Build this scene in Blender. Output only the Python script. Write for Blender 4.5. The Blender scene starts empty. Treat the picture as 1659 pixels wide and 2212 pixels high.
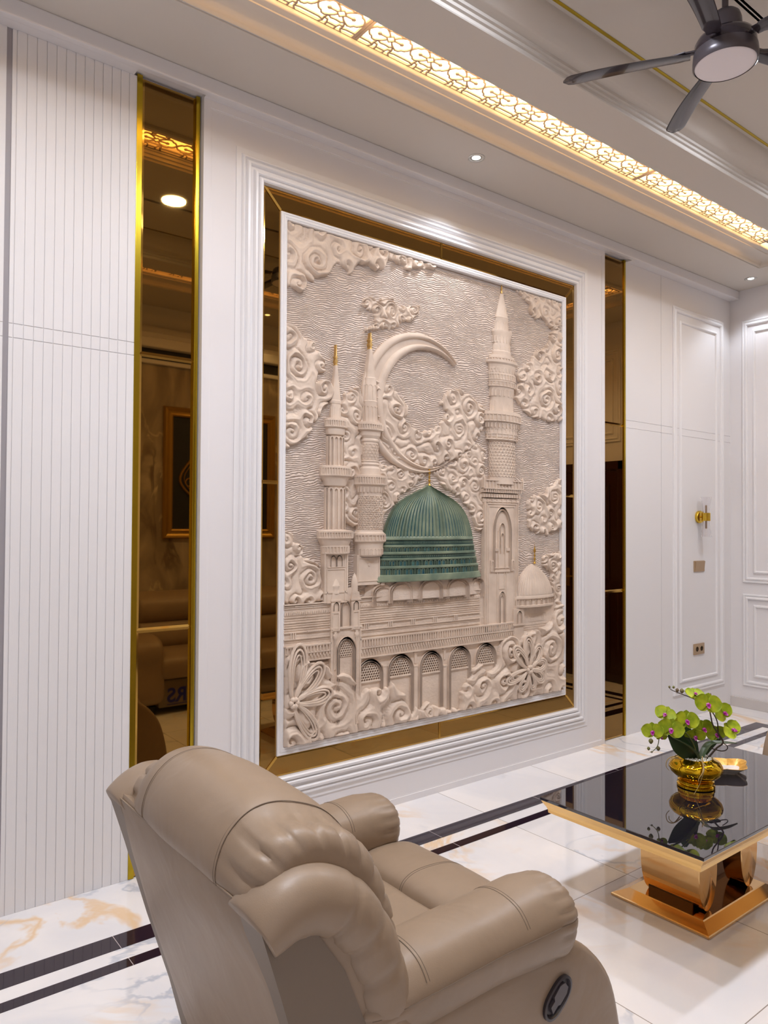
import bpy, bmesh, math, random
import numpy as np
from mathutils import Vector, Matrix
PI = math.pi
rnd = random.Random(7)
sc = bpy.context.scene
COL = sc.collection

# ------------------------------------------------------------------ camera
# world: x runs along the feature wall, y goes into it (wall face y = 0), z up
FPX, CX, CY = 1591.295, 829.5, 1106.0
CAM = Vector((0.0, -3.1313, 1.5))
yaw, pit, rol = math.radians(37.8916), math.radians(1.0718), math.radians(0.31645)
cf = Vector((math.sin(yaw) * math.cos(pit), math.cos(yaw) * math.cos(pit), math.sin(pit)))
cr0 = cf.cross(Vector((0, 0, 1))).normalized()
cu0 = cr0.cross(cf)
cr = cr0 * math.cos(rol) + cu0 * math.sin(rol)
cu = -cr0 * math.sin(rol) + cu0 * math.cos(rol)
cd = bpy.data.cameras.new('camera')
cam = bpy.data.objects.new('camera', cd)
COL.objects.link(cam)
m = Matrix((cr, cu, -cf)).transposed().to_4x4()
m.translation = CAM
cam.matrix_world = m
cd.sensor_fit = 'HORIZONTAL'
cd.sensor_width = 36
cd.lens = 36 * FPX / 1659
cd.clip_start = 0.02
sc.camera = cam
sc.view_settings.view_transform = 'Standard'
sc.view_settings.look = 'None'
sc.view_settings.gamma = 1
sc.view_settings.use_curve_mapping = False
sc.view_settings.exposure = 0.0

# ------------------------------------------------------------------ world and lights
w = bpy.data.worlds.new('world')
sc.world = w
w.use_nodes = True
w.node_tree.nodes['Background'].inputs[0].default_value = (0.8, 0.85, 1, 1)
w.node_tree.nodes['Background'].inputs[1].default_value = 0.15


def area(name, loc, sx, sy, power, color, rot=(0, 0, 0), spread=PI, shape='RECTANGLE'):
    l = bpy.data.lights.new(name, 'AREA')
    l.shape = shape
    l.size = sx
    l.size_y = sy
    l.energy = power
    l.color = color
    l.spread = spread
    o = bpy.data.objects.new(name, l)
    COL.objects.link(o)
    o.location = loc
    o.rotation_euler = rot
    return o


def spot(name, loc, power, color, angle, blend, rot=(0, 0, 0), r=0.03):
    l = bpy.data.lights.new(name, 'SPOT')
    l.energy = power
    l.color = color
    l.spot_size = math.radians(angle)
    l.spot_blend = blend
    l.shadow_soft_size = r
    o = bpy.data.objects.new(name, l)
    COL.objects.link(o)
    o.location = loc
    o.rotation_euler = rot
    return o


COOL = (0.93, 0.95, 1.0)
NEUT = (0.91, 0.995, 1.15)
WARM = (1.0, 0.72, 0.42)
# round panel lights set in the upper ceiling (the left one is seen in the tall mirror)
PANELS = [(1.87, -1.55), (3.67, -1.62), (0.7, -1.72), (4.9, -1.62)]
for (px_, py_), pw_ in zip(PANELS, (17, 19, 31, 21)):
    area('panel_lamp', (px_, py_, 3.645), 0.15, 0.15, pw_, NEUT, spread=2.9, shape='DISK')
# recessed spot lamps close to the feature wall and the other walls
SPOTS = [(2.821, -0.305), (5.927, -0.295), (-0.285, -0.305), (0.9, -3.12), (3.4, -3.12), (5.4, -3.12)]
for i, (px_, py_) in enumerate(SPOTS):
    spot('spot_lamp', (px_, py_, 3.47), (20, 12, 21, 12, 12, 12)[i], (0.92, 0.99, 1.10), 105, 0.6)
# ------------------------------------------------------------------ materials
MATS = {}


def mat(name, color, rough=0.5, metal=0.0, **kw):
    if name in MATS:
        return MATS[name]
    mt = bpy.data.materials.new(name)
    mt.use_nodes = True
    b = mt.node_tree.nodes['Principled BSDF']
    b.inputs['Base Color'].default_value = (*color, 1)
    b.inputs['Roughness'].default_value = rough
    b.inputs['Metallic'].default_value = metal
    for k, v in kw.items():
        k = {'coat': 'Coat Weight', 'coat_rough': 'Coat Roughness', 'trans': 'Transmission Weight', 'ior': 'IOR',
             'spec': 'Specular IOR Level', 'sub': 'Subsurface Weight'}.get(k, k)
        b.inputs[k].default_value = v
    MATS[name] = mt
    return mt


def emat(name, color, strength):
    mt = bpy.data.materials.new(name)
    mt.use_nodes = True
    b = mt.node_tree.nodes['Principled BSDF']
    b.inputs['Base Color'].default_value = (*[min(c, 0.8) for c in color], 1)
    b.inputs['Emission Color'].default_value = (*color, 1)
    b.inputs['Emission Strength'].default_value = strength
    MATS[name] = mt
    return mt


def nd(mt, typ, **kw):
    n = mt.node_tree.nodes.new(typ)
    for k, v in kw.items():
        if hasattr(n, k) and not isinstance(v, tuple):
            setattr(n, k, v)
        else:
            n.inputs[k].default_value = v
    return n


def lk(mt, a, ao, b, bi):
    mt.node_tree.links.new(a.outputs[ao], b.inputs[bi])


def bsdf(mt):
    return mt.node_tree.nodes['Principled BSDF']


def add_noise_color(mt, c1, c2, scale=5.0, detail=4.0, lo=0.35, hi=0.65, dist=0.0, coord='Object', stretch=(1, 1, 1)):
    tc = nd(mt, 'ShaderNodeTexCoord')
    mp = nd(mt, 'ShaderNodeMapping')
    mp.inputs['Scale'].default_value = stretch
    lk(mt, tc, coord, mp, 'Vector')
    n = nd(mt, 'ShaderNodeTexNoise')
    n.inputs['Scale'].default_value = scale
    n.inputs['Detail'].default_value = detail
    n.inputs['Distortion'].default_value = dist
    lk(mt, mp, 0, n, 'Vector')
    r = nd(mt, 'ShaderNodeValToRGB')
    r.color_ramp.elements[0].position = lo
    r.color_ramp.elements[1].position = hi
    r.color_ramp.elements[0].color = (*c1, 1)
    r.color_ramp.elements[1].color = (*c2, 1)
    lk(mt, n, 'Fac', r, 0)
    lk(mt, r, 0, bsdf(mt), 'Base Color')
    return mp, n, r


def add_bump(mt, scale=60.0, strength=0.2, dist=0.002, detail=3.0, stretch=(1, 1, 1), kind='noise'):
    tc = nd(mt, 'ShaderNodeTexCoord')
    mp = nd(mt, 'ShaderNodeMapping')
    mp.inputs['Scale'].default_value = stretch
    lk(mt, tc, 'Object', mp, 'Vector')
    n = nd(mt, 'ShaderNodeTexNoise' if kind == 'noise' else 'ShaderNodeTexVoronoi')
    n.inputs['Scale'].default_value = scale
    if kind == 'noise':
        n.inputs['Detail'].default_value = detail
    lk(mt, mp, 0, n, 'Vector')
    bp = nd(mt, 'ShaderNodeBump')
    bp.inputs['Strength'].default_value = strength
    bp.inputs['Distance'].default_value = dist
    lk(mt, n, 0, bp, 'Height')
    lk(mt, bp, 0, bsdf(mt), 'Normal')
    return bp


WHITE = mat('white_paint', (0.80, 0.775, 0.785), 0.45)
add_bump(WHITE, 40, 0.06, 0.001)
WOODW = mat('white_laminate', (0.80, 0.78, 0.785), 0.42)
add_bump(WOODW, 60, 0.25, 0.001, stretch=(8, 8, 0.35))
CEIL = mat('ceiling_paint', (0.66, 0.61, 0.555), 0.7)
TRIMW = mat('trim_paint', (0.84, 0.825, 0.835), 0.3)
GOLD = mat('polished_gold', (0.62, 0.42, 0.045), 0.12, 1.0)
GOLDT = mat('gold_trim_metal', (0.50, 0.36, 0.03), 0.22, 1.0)
ROSE = mat('rose_gold_steel', (0.72, 0.45, 0.20), 0.10, 1.0)
add_noise_color(ROSE, (0.66, 0.40, 0.17), (0.76, 0.50, 0.24), 3, 2)
BRONZE = mat('bronze_mirror', (0.26, 0.145, 0.04), 0.02, 1.0)
BRONZEB = mat('bronze_mirror_bevel', (0.46, 0.27, 0.06), 0.06, 1.0)
DARK = mat('dark_gap', (0.03, 0.025, 0.03), 0.6)
BLACKG = mat('black_glass', (0.012, 0.010, 0.016), 0.02, 0.0, spec=0.8, coat=1.0, coat_rough=0.01)


# ------------------------------------------------------------------ mesh helpers
def smooth_all(me, on=True, angle=None):
    me.polygons.foreach_set('use_smooth', [on] * len(me.polygons))
    if on and angle is not None:
        try:
            me.set_sharp_from_angle(angle=math.radians(angle))
        except Exception:
            pass


def link(name, me, material, parent=None, smooth=None):
    o = bpy.data.objects.new(name, me)
    COL.objects.link(o)
    if material is not None:
        for mm in (material if isinstance(material, (list, tuple)) else [material]):
            me.materials.append(mm)
    if parent is not None:
        o.parent = parent
        o.matrix_parent_inverse = Matrix.Identity(4)
        o.location = -Vector(parent.location) if parent.get('_abs') else o.location
    if smooth is not None:
        smooth_all(me, True, smooth)
    return o


def tag(o, label=None, cat=None, group=None, kind=None):
    if label: o['label'] = label
    if cat: o['category'] = cat
    if group: o['group'] = group
    if kind: o['kind'] = kind
    return o


def empty(name, loc=(0, 0, 0), rz=0.0, label=None, cat=None, group=None):
    o = bpy.data.objects.new(name, None)
    COL.objects.link(o)
    o.location = loc
    o.rotation_euler = (0, 0, rz)
    o.empty_display_size = 0.1
    return tag(o, label, cat, group)


def copy_tree(o, parent=None):
    c = o.copy()
    COL.objects.link(c)
    if parent is not None:
        c.parent = parent
    for ch in list(o.children):
        copy_tree(ch, c)
    return c


class MB:
    """collects shapes into one mesh"""

    def __init__(self):
        self.v = []
        self.f = []
        self.mi = []
        self.m = 0

    def add(self, vs, fs):
        k = len(self.v)
        self.v += [tuple(p) for p in vs]
        self.f += [tuple(i + k for i in f) for f in fs]
        self.mi += [self.m] * len(fs)

    def box(self, x0, x1, y0, y1, z0, z1, bev=0.0):
        if x0 > x1: x0, x1 = x1, x0
        if y0 > y1: y0, y1 = y1, y0
        if z0 > z1: z0, z1 = z1, z0
        if bev <= 0:
            self.add([(x, y, z) for z in (z0, z1) for y in (y0, y1) for x in (x0, x1)],
                     [(0, 2, 3, 1), (4, 5, 7, 6), (0, 1, 5, 4), (2, 6, 7, 3), (0, 4, 6, 2), (1, 3, 7, 5)])
            return
        b = min(bev, (x1 - x0) / 2.01, (y1 - y0) / 2.01, (z1 - z0) / 2.01)
        bm = bmesh.new()
        bmesh.ops.create_cube(bm, size=1)
        for vv in bm.verts:
            vv.co = Vector(((x0 + x1) / 2 + vv.co.x * (x1 - x0), (y0 + y1) / 2 + vv.co.y * (y1 - y0), (z0 + z1) / 2 + vv.co.z * (z1 - z0)))
        bmesh.ops.bevel(bm, geom=bm.edges[:], offset=b, segments=2, affect='EDGES', profile=0.6)
        self.bm(bm)

    def bm(self, bm):
        bm.verts.index_update()
        self.add([vv.co[:] for vv in bm.verts], [[vv.index for vv in f.verts] for f in bm.faces])
        bm.free()

    def prism(self, pts, a, b, axis='y'):
        """polygon pts (2-D) extruded along axis from a to b. axis y: pts are (x,z)"""
        n = len(pts)
        def P(p, t):
            return (p[0], t, p[1]) if axis == 'y' else ((p[0], p[1], t) if axis == 'z' else (t, p[0], p[1]))
        self.add([P(p, a) for p in pts] + [P(p, b) for p in pts],
                 [tuple(range(n)), tuple(range(2 * n - 1, n - 1, -1))] + [(i, i + n, (i + 1) % n + n, (i + 1) % n) for i in range(n)])

    def rings(self, rings, cap0=True, cap1=True, closed=True):
        n = len(rings[0])
        vs = [p for r in rings for p in r]
        fs = []
        for k in range(len(rings) - 1):
            for i in range(n if closed else n - 1):
                j = (i + 1) % n
                fs.append((k * n + i, k * n + j, (k + 1) * n + j, (k + 1) * n + i))
        if closed and cap0: fs.append(tuple(range(n - 1, -1, -1)))
        if closed and cap1: fs.append(tuple((len(rings) - 1) * n + i for i in range(n)))
        self.add(vs, fs)

    def lathe(self, prof, c=(0, 0, 0), n=32, a0=0.0, a1=2 * PI, sy=1.0, cap=True):
        """prof: (r, z). rotates about z; sy squashes y"""
        full = abs(a1 - a0) > 2 * PI - 1e-4
        cnt = n if full else n + 1
        rs = []
        for r, z in prof:
            rs.append([(c[0] + r * math.cos(a0 + (a1 - a0) * i / n), c[1] + r * math.sin(a0 + (a1 - a0) * i / n) * sy, c[2] + z) for i in range(cnt)])
        self.rings(rs, cap0=cap and prof[0][0] > 1e-5, cap1=cap and prof[-1][0] > 1e-5, closed=full)

    def tube(self, pts, r, n=8, cap=True, flat=None):
        pts = [Vector(p) for p in pts]
        rr = r if isinstance(r, (list, tuple)) else [r] * len(pts)
        rings = []
        up = None
        for i, p in enumerate(pts):
            t = (pts[min(i + 1, len(pts) - 1)] - pts[max(i - 1, 0)])
            if t.length < 1e-9: t = Vector((0, 0, 1))
            t.normalize()
            if up is None:
                up = t.orthogonal().normalized()
            else:
                up = (up - t * up.dot(t))
                up = up.normalized() if up.length > 1e-6 else t.orthogonal().normalized()
            s = t.cross(up)
            rings.append([p + (up * math.cos(2 * PI * k / n) + s * math.sin(2 * PI * k / n)) * rr[i] for k in range(n)])
        self.rings(rings, cap, cap)

    def mesh(self, name='m', recalc=True):
        me = bpy.data.meshes.new(name)
        me.from_pydata(self.v, [], self.f)
        me.polygons.foreach_set('material_index', self.mi)
        if recalc:
            bm = bmesh.new()
            bm.from_mesh(me)
            bmesh.ops.recalc_face_normals(bm, faces=bm.faces[:])
            bm.to_mesh(me)
            bm.free()
        me.update()
        return me

    def build(self, name, material, parent=None, smooth=None, recalc=True):
        return link(name, self.mesh(name, recalc), material, parent, smooth)


def box_obj(name, material, x0, x1, y0, y1, z0, z1, parent=None, bev=0.0, smooth=None):
    b = MB()
    b.box(x0, x1, y0, y1, z0, z1, bev)
    return b.build(name, material, parent, smooth)


def frame_ring(mb, rect, prof, fmap):
    """mitred moulding: prof is (inset, height) from the outer rectangle inwards"""
    u0, u1, v0, v1 = rect
    n = 4
    vs = []
    for t, h in prof:
        for (u, v) in ((u0 + t, v0 + t), (u1 - t, v0 + t), (u1 - t, v1 - t), (u0 + t, v1 - t)):
            vs.append(fmap(u, v, h))
    fs = []
    for k in range(len(prof) - 1):
        for i in range(4):
            j = (i + 1) % 4
            fs.append((k * n + i, k * n + j, (k + 1) * n + j, (k + 1) * n + i))
    mb.add(vs, fs)


WALLMAP = lambda u, v, h: (u, -h, v)            # feature wall: height grows into the room
FARMAP = lambda u, v, h: (XF - h, u, v)
CEILMAP = lambda u, v, h: (u, v, h)


def W(px, py, Y=0.0):
    """point of the plane y = Y seen at picture position (px, py)"""
    d = cf + cr * ((px - CX) / FPX) - cu * ((py - CY) / FPX)
    t = (Y - CAM.y) / d.y
    return CAM + d * t


def struct(o):
    o['kind'] = 'structure'
    return o
# ------------------------------------------------------------------ the room
XL, XF, YB, ZC, ZT, ZI = -2.0, 6.17, -3.45, 3.43, 3.50, 3.66
TR = (-0.14, 5.71, -2.88, -0.455)               # outer edge of the ceiling tray

# floor: marble tiles with grout lines and two dark border strips
FL = mat('marble_tiles', (0.8, 0.78, 0.75), 0.045, spec=0.55)


def marble(mt, base, cloud, vein1, vein2, joints=True, pitch=0.78, ox=0.47, oy=-1.247, stretch=(1, 1, 1), vs=1.0):
    tc = nd(mt, 'ShaderNodeTexCoord')
    geo = tc
    # per tile random offset so the veins break at the joints
    dv = nd(mt, 'ShaderNodeVectorMath', operation='SUBTRACT')
    dv.inputs[1].default_value = (ox, oy, 0)
    lk(mt, tc, 'Object', dv, 0)
    sc1 = nd(mt, 'ShaderNodeVectorMath', operation='SCALE')
    sc1.inputs['Scale'].default_value = 1 / pitch
    lk(mt, dv, 0, sc1, 0)
    fl = nd(mt, 'ShaderNodeVectorMath', operation='FLOOR')
    lk(mt, sc1, 0, fl, 0)
    wn = nd(mt, 'ShaderNodeTexWhiteNoise')
    lk(mt, fl, 0, wn, 'Vector')
    sc2 = nd(mt, 'ShaderNodeVectorMath', operation='SCALE')
    sc2.inputs['Scale'].default_value = 9.0 if joints else 0.0
    lk(mt, wn, 'Color', sc2, 0)
    ad = nd(mt, 'ShaderNodeVectorMath', operation='ADD')
    lk(mt, tc, 'Object', ad, 0)
    lk(mt, sc2, 0, ad, 1)
    mp = nd(mt, 'ShaderNodeMapping')
    mp.inputs['Scale'].default_value = stretch
    mp.inputs['Rotation'].default_value = (0, 0, 0.5)
    lk(mt, ad, 0, mp, 'Vector')
    n1 = nd(mt, 'ShaderNodeTexNoise')
    n1.inputs['Scale'].default_value = 1.6 * vs
    n1.inputs['Detail'].default_value = 5
    n1.inputs['Distortion'].default_value = 1.2
    lk(mt, mp, 0, n1, 'Vector')
    r1 = nd(mt, 'ShaderNodeValToRGB')
    r1.color_ramp.elements[0].position = 0.38
    r1.color_ramp.elements[1].position = 0.62
    r1.color_ramp.elements[0].color = (*cloud, 1)
    r1.color_ramp.elements[1].color = (*base, 1)
    lk(mt, n1, 'Fac', r1, 0)
    last = r1

    def vein(scale, w, colr, amount, dist):
        nonlocal last
        n = nd(mt, 'ShaderNodeTexNoise')
        n.inputs['Scale'].default_value = scale
        n.inputs['Detail'].default_value = 5
        n.inputs['Roughness'].default_value = 0.55
        n.inputs['Distortion'].default_value = dist
        lk(mt, mp, 0, n, 'Vector')
        s = nd(mt, 'ShaderNodeMath', operation='SUBTRACT')
        s.inputs[1].default_value = 0.5
        lk(mt, n, 'Fac', s, 0)
        a = nd(mt, 'ShaderNodeMath', operation='ABSOLUTE')
        lk(mt, s, 0, a, 0)
        mr = nd(mt, 'ShaderNodeMapRange')
        mr.interpolation_type = 'SMOOTHSTEP'
        mr.inputs['From Min'].default_value = w
        mr.inputs['From Max'].default_value = 0.0
        mr.inputs['To Min'].default_value = 0.0
        mr.inputs['To Max'].default_value = amount
        lk(mt, a, 0, mr, 0)
        # only in patches
        n3 = nd(mt, 'ShaderNodeTexNoise')
        n3.inputs['Scale'].default_value = scale * 1.1
        n3.inputs['Detail'].default_value = 2
        lk(mt, ad, 0, n3, 'Vector')
        m3 = nd(mt, 'ShaderNodeMapRange')
        m3.interpolation_type = 'SMOOTHSTEP'
        m3.inputs['From Min'].default_value = 0.48
        m3.inputs['From Max'].default_value = 0.66
        lk(mt, n3, 'Fac', m3, 0)
        mu = nd(mt, 'ShaderNodeMath', operation='MULTIPLY')
        lk(mt, mr, 0, mu, 0)
        lk(mt, m3, 0, mu, 1)
        mx = nd(mt, 'ShaderNodeMix')
        mx.data_type = 'RGBA'
        lk(mt, mu, 0, mx, 0)
        lk(mt, last, 0 if last is r1 else 2, mx, 6)
        mx.inputs[7].default_value = (*colr, 1)
        last = mx
    vein(1.1 * vs, 0.045, vein1, 0.7 if joints else 0.95, 1.6)
    vein(1.5 * vs, 0.03, vein2, 0.85, 1.0)
    if joints:
        sx = nd(mt, 'ShaderNodeSeparateXYZ')
        lk(mt, sc1, 0, sx, 0)
        outs = []
        for ax in (0, 1):
            fr = nd(mt, 'ShaderNodeMath', operation='FRACT')
            lk(mt, sx, ax, fr, 0)
            pp = nd(mt, 'ShaderNodeMath', operation='PINGPONG')
            pp.inputs[1].default_value = 0.5
            lk(mt, fr, 0, pp, 0)
            lt = nd(mt, 'ShaderNodeMath', operation='LESS_THAN')
            lt.inputs[1].default_value = 0.0022
            lk(mt, pp, 0, lt, 0)
            outs.append(lt)
        mxx = nd(mt, 'ShaderNodeMath', operation='MAXIMUM')
        lk(mt, outs[0], 0, mxx, 0)
        lk(mt, outs[1], 0, mxx, 1)
        mj = nd(mt, 'ShaderNodeMix')
        mj.data_type = 'RGBA'
        lk(mt, mxx, 0, mj, 0)
        lk(mt, last, 2, mj, 6)
        mj.inputs[7].default_value = (0.32, 0.28, 0.25, 1)
        last = mj
    lk(mt, last, 2, bsdf(mt), 'Base Color')


marble(FL, (0.88, 0.85, 0.84), (0.78, 0.77, 0.79), (0.80, 0.50, 0.20), (0.50, 0.53, 0.60))
BK = mat('black_border_tile', (0.022, 0.012, 0.022), 0.05, spec=0.6)
floor = MB()
X0 = XL - 0.1
floor.box(X0, XF + 0.1, YB - 0.1, 0.12, -0.08, 0.0)
struct(floor.build('floor', FL))
# border strips, inlaid along the feature wall and turning along the far wall
b = MB()
XE = XF - 0.39
b.box(X0, XE, -0.487, -0.392, -0.002, 0.0015)
b.box(X0, XE - 0.17, -0.612, -0.562, -0.002, 0.0015)
b.box(XE - 0.095, XE, YB + 0.39, -0.487, -0.002, 0.0015)
b.box(XE - 0.22, XE - 0.17, YB + 0.56, -0.562, -0.002, 0.0015)
struct(b.build('trim_1', BK))
b = MB()
for i in range(-3, 8):
    x = 0.891 + 0.766 * i
    for a0, a1 in ((-0.487, -0.392), (-0.612, -0.562)):
        if x < XE - 0.2: b.box(x - 0.001, x + 0.001, a0, a1, -0.002, 0.0019)
struct(b.build('trim_2', mat('pale_grout', (0.55, 0.5, 0.5), 0.7)))

# walls
struct(box_obj('wall_back', WHITE, XL - 0.1, XF + 0.1, 0.03, 0.12, 0, 3.9))
struct(box_obj('wall_left', WHITE, XL - 0.1, XL, YB - 0.1, 0.1, 0, 3.9))
struct(box_obj('wall_right', WHITE, XF, XF + 0.1, YB - 0.1, 0.1, 0, 3.9))
# opposite wall: white head with a cornice over a brown marble field (seen only in the mirrors)
BM = mat('brown_marble_slab', (0.5, 0.4, 0.3), 0.08)
marble(BM, (0.50, 0.42, 0.33), (0.28, 0.22, 0.16), (0.16, 0.11, 0.07), (0.75, 0.66, 0.5), joints=False, stretch=(1.4, 1, 0.6), vs=1.3)
struct(box_obj('wall_front', WHITE, XL - 0.1, XF + 0.1, YB - 0.1, YB, 0, 3.9))
b = MB()
b.box(1.2, 4.9, YB, YB + 0.02, 0.0, 2.98)
struct(b.build('trim_24', BM))
b = MB()
b.box(1.0, 5.1, YB, YB + 0.10, 3.10, 3.19, 0.012)
b.box(1.0, 5.1, YB, YB + 0.07, 3.19, 3.24, 0.01)
b.box(1.0, 5.1, YB, YB + 0.04, 3.24, 3.30, 0.01)
b.box(1.2, 4.9, YB, YB + 0.05, 2.96, 3.0, 0.01)
struct(b.build('trim_3', WHITE))
struct(box_obj('trim_4', DARK, 1.2, 4.9, YB, YB + 0.03, 3.0, 3.10))

# ceiling: lower plane round the tray, the stepped tray ring, upper plane
b = MB()
b.box(XL, TR[0], YB, 0.1, ZT, ZT + 0.05)
b.box(TR[1], XF, YB, 0.1, ZT, ZT + 0.05)
b.box(TR[0], TR[1], YB, TR[2], ZT, ZT + 0.05)
b.box(TR[0], TR[1], TR[3], 0.1, ZT, ZT + 0.05)
b.box(XL, XF, YB, 0.1, 3.86, 3.9)
struct(b.build('ceiling', CEIL))
b = MB()
prof = [(0.0, 3.52), (0.0, 3.488), (0.003, 3.484), (0.012, 3.484), (0.014, 3.487), (0.0145, 3.492), (0.018, 3.492), (0.019, 3.487), (0.025, 3.487), (0.028, 3.493)]
for k in range(11):                               # the cove
    a = k / 10 * PI / 2
    prof.append((0.030 + 0.052 * (1 - math.cos(a)), 3.496 + 0.037 * math.sin(a)))
prof += [(0.100, 3.535), (0.120, 3.536), (0.122, 3.541), (0.148, 3.543), (0.152, 3.546), (0.155, 3.551), (0.155, 3.575)]
frame_ring(b, TR, prof, CEILMAP)
struct(b.build('trim_5', CEIL, smooth=40, recalc=False))
b = MB()
prof = [(0.347, 3.575), (0.347, 3.553), (0.352, 3.548), (0.353, 3.535), (0.359, 3.530), (0.360, 3.515), (0.367, 3.510), (0.370, 3.500), (0.597, 3.500),
        (0.600, 3.504), (0.600, 3.518), (0.611, 3.521), (0.612, 3.534), (0.622, 3.538), (0.623, 3.551), (0.634, 3.555)]
for k in range(11):
    a = k / 10 * PI / 2
    prof.append((0.637 + 0.085 * math.sin(a), 3.557 + 0.103 * (1 - math.cos(a)) ** 0.8))
prof += [(0.745, ZI), (1.21, ZI)]
frame_ring(b, TR, prof, CEILMAP)
struct(b.build('trim_25', CEIL, smooth=35, recalc=False))
struct(box_obj('trim_26', CEIL, TR[0] + 1.2, TR[1] - 1.2, TR[2] + 1.2, TR[3] - 1.2, ZI, ZI + 0.02))
# gold line inlaid in the upper ceiling
b = MB()
frame_ring(b, (TR[0] + 0.742, TR[1] - 0.742, TR[2] + 0.742, TR[3] - 0.742), [(0, ZI), (0, ZI - 0.003), (0.014, ZI - 0.003), (0.014, ZI)], CEILMAP)
struct(b.build('trim_6', GOLDT, recalc=False))

# light box above the grilles
LEDW = emat('warm_led_diffuser', (1.0, 0.70, 0.34), 8.0)
b = MB()
frame_ring(b, TR, [(0.145, 3.61), (0.357, 3.61)], CEILMAP)
tag(b.build('led_diffuser', LEDW, recalc=False), 'glowing warm light strip behind the fretwork ceiling grille', 'light')
b = MB()
frame_ring(b, TR, [(0.145, 3.61), (0.145, 3.565)], CEILMAP)
frame_ring(b, TR, [(0.357, 3.565), (0.357, 3.61)], CEILMAP)
struct(b.build('trim_7', CEIL, recalc=False))

# slim warm LED tapes in the step on the room side of the grille, washing the cove opposite
for (x_, y_, L_, rz_) in (((TR[0] + TR[1]) / 2, TR[3] - 0.350, TR[1] - TR[0] - 0.75, 0), ((TR[0] + TR[1]) / 2, TR[2] + 0.350, TR[1] - TR[0] - 0.75, PI), (TR[1] - 0.350, (TR[2] + TR[3]) / 2, TR[3] - TR[2] - 0.75, -PI / 2)):
    area('led_tape', (x_, y_, 3.522), L_, 0.008, 3.6 * L_ / 5.1, (1.0, 0.55, 0.20), rot=(PI / 2 + 0.42, 0, rz_), spread=1.25)

# fretwork grilles: one cell drawn as strokes, nine cells to a panel
GR = mat('grille_board', (0.36, 0.30, 0.26), 0.6)


def stroke(mb, pts, wd, z0, z1):
    """ribbon of width wd in plan, extruded z0..z1"""
    n = len(pts)
    L, R_ = [], []
    for i, p in enumerate(pts):
        a = pts[max(i - 1, 0)]
        c = pts[min(i + 1, n - 1)]
        t = Vector((c[0] - a[0], c[1] - a[1]))
        t = t.normalized() if t.length > 1e-9 else Vector((1, 0))
        nn = Vector((-t.y, t.x)) * wd / 2
        L.append((p[0] + nn.x, p[1] + nn.y))
        R_.append((p[0] - nn.x, p[1] - nn.y))
    vs = [(x, y, z0) for x, y in L] + [(x, y, z0) for x, y in R_] + [(x, y, z1) for x, y in L] + [(x, y, z1) for x, y in R_]
    fs = []
    for i in range(n - 1):
        fs += [(i, i + 1, n + i + 1, n + i), (2 * n + i, 3 * n + i, 3 * n + i + 1, 2 * n + i + 1),
               (i, 2 * n + i, 2 * n + i + 1, i + 1), (n + i, n + i + 1, 3 * n + i + 1, 3 * n + i)]
    fs += [(0, n, 3 * n, 2 * n), (n - 1, 3 * n - 1, 4 * n - 1, 2 * n - 1)]
    mb.add(vs, fs)


def arcpts(cx, cy, r, a0, a1, n=8):
    return [(cx + r * math.cos(math.radians(a0 + (a1 - a0) * k / n)), cy + r * math.sin(math.radians(a0 + (a1 - a0) * k / n))) for k in range(n + 1)]


def grille_cell():
    """strokes in a cell -1..1 by -1..1 (x along the strip)"""
    s = []
    d = 0.20
    s.append([(d, 0), (0, d), (-d, 0), (0, -d), (d, 0)])
    for sx in (-1, 1):
        for sy in (-1, 1):
            f = lambda x, y: (x * sx, y * sy)
            # line from the diamond out to the edge of the strip
            s.append([f(0.10, 0.10), f(0.22, 0.26), f(0.36, 0.38), f(0.42, 0.60), f(0.40, 0.80), f(0.52, 0.98)])
            # long bar beside the border
            s.append([f(0.41, 0.76), f(0.62, 0.70), f(1.0, 0.70)])
            # lobed band that links neighbouring crosses
            s.append([f(0.36, 0.38), f(0.50, 0.46), f(0.64, 0.44), f(0.72, 0.32), f(0.84, 0.28), f(0.93, 0.16), f(1.0, 0.0)])
            # small arch against the border
            s.append([f(0.36, 0.38), f(0.22, 0.46), f(0.0, 0.44)])
            s.append([f(0.42, 0.60), f(0.26, 0.62), f(0.20, 0.78), f(0.0, 0.78)])
            s.append([f(0.20, 0.78), f(0.20, 0.98)])
            # star points inside the lobe
            s.append([f(0.46, 0.0), f(0.52, 0.06), f(0.60, 0.0)])
        s.append([(sx * 0.20, 0), (sx * 0.46, 0)])
    return s


CELL = grille_cell()
PITCH, GW = 0.2231, 0.196


def make_grille(ncell):
    g = MB()
    L = ncell * PITCH + 0.03
    for k in range(ncell):
        cx = -L / 2 + 0.015 + (k + 0.5) * PITCH
        for st in CELL:
            stroke(g, [(cx + p[0] * PITCH / 2, p[1] * GW / 2) for p in st], 0.0082, 0, 0.006)
    for yy in (-GW / 2 + 0.003, GW / 2 - 0.003):
        stroke(g, [(-L / 2, yy), (L / 2, yy)], 0.007, 0, 0.010)
    for xx in (-L / 2 + 0.008, L / 2 - 0.008):
        stroke(g, [(xx, -GW / 2), (xx, GW / 2)], 0.014, 0, 0.010)
    return g


yl = TR[3] - 0.251
gx0 = 1.785 - 2.038
gme = make_grille(9).mesh('grille9')
gme.materials.append(GR)
gcount = 0


def put_grille(me, loc, rz, label):
    o = bpy.data.objects.new('ceiling_grille', me)
    COL.objects.link(o)
    o.location = loc
    o.rotation_euler = (0, 0, rz)
    tag(o, label, 'grille', 'fretwork grilles round the ceiling tray')
    return o


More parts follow.
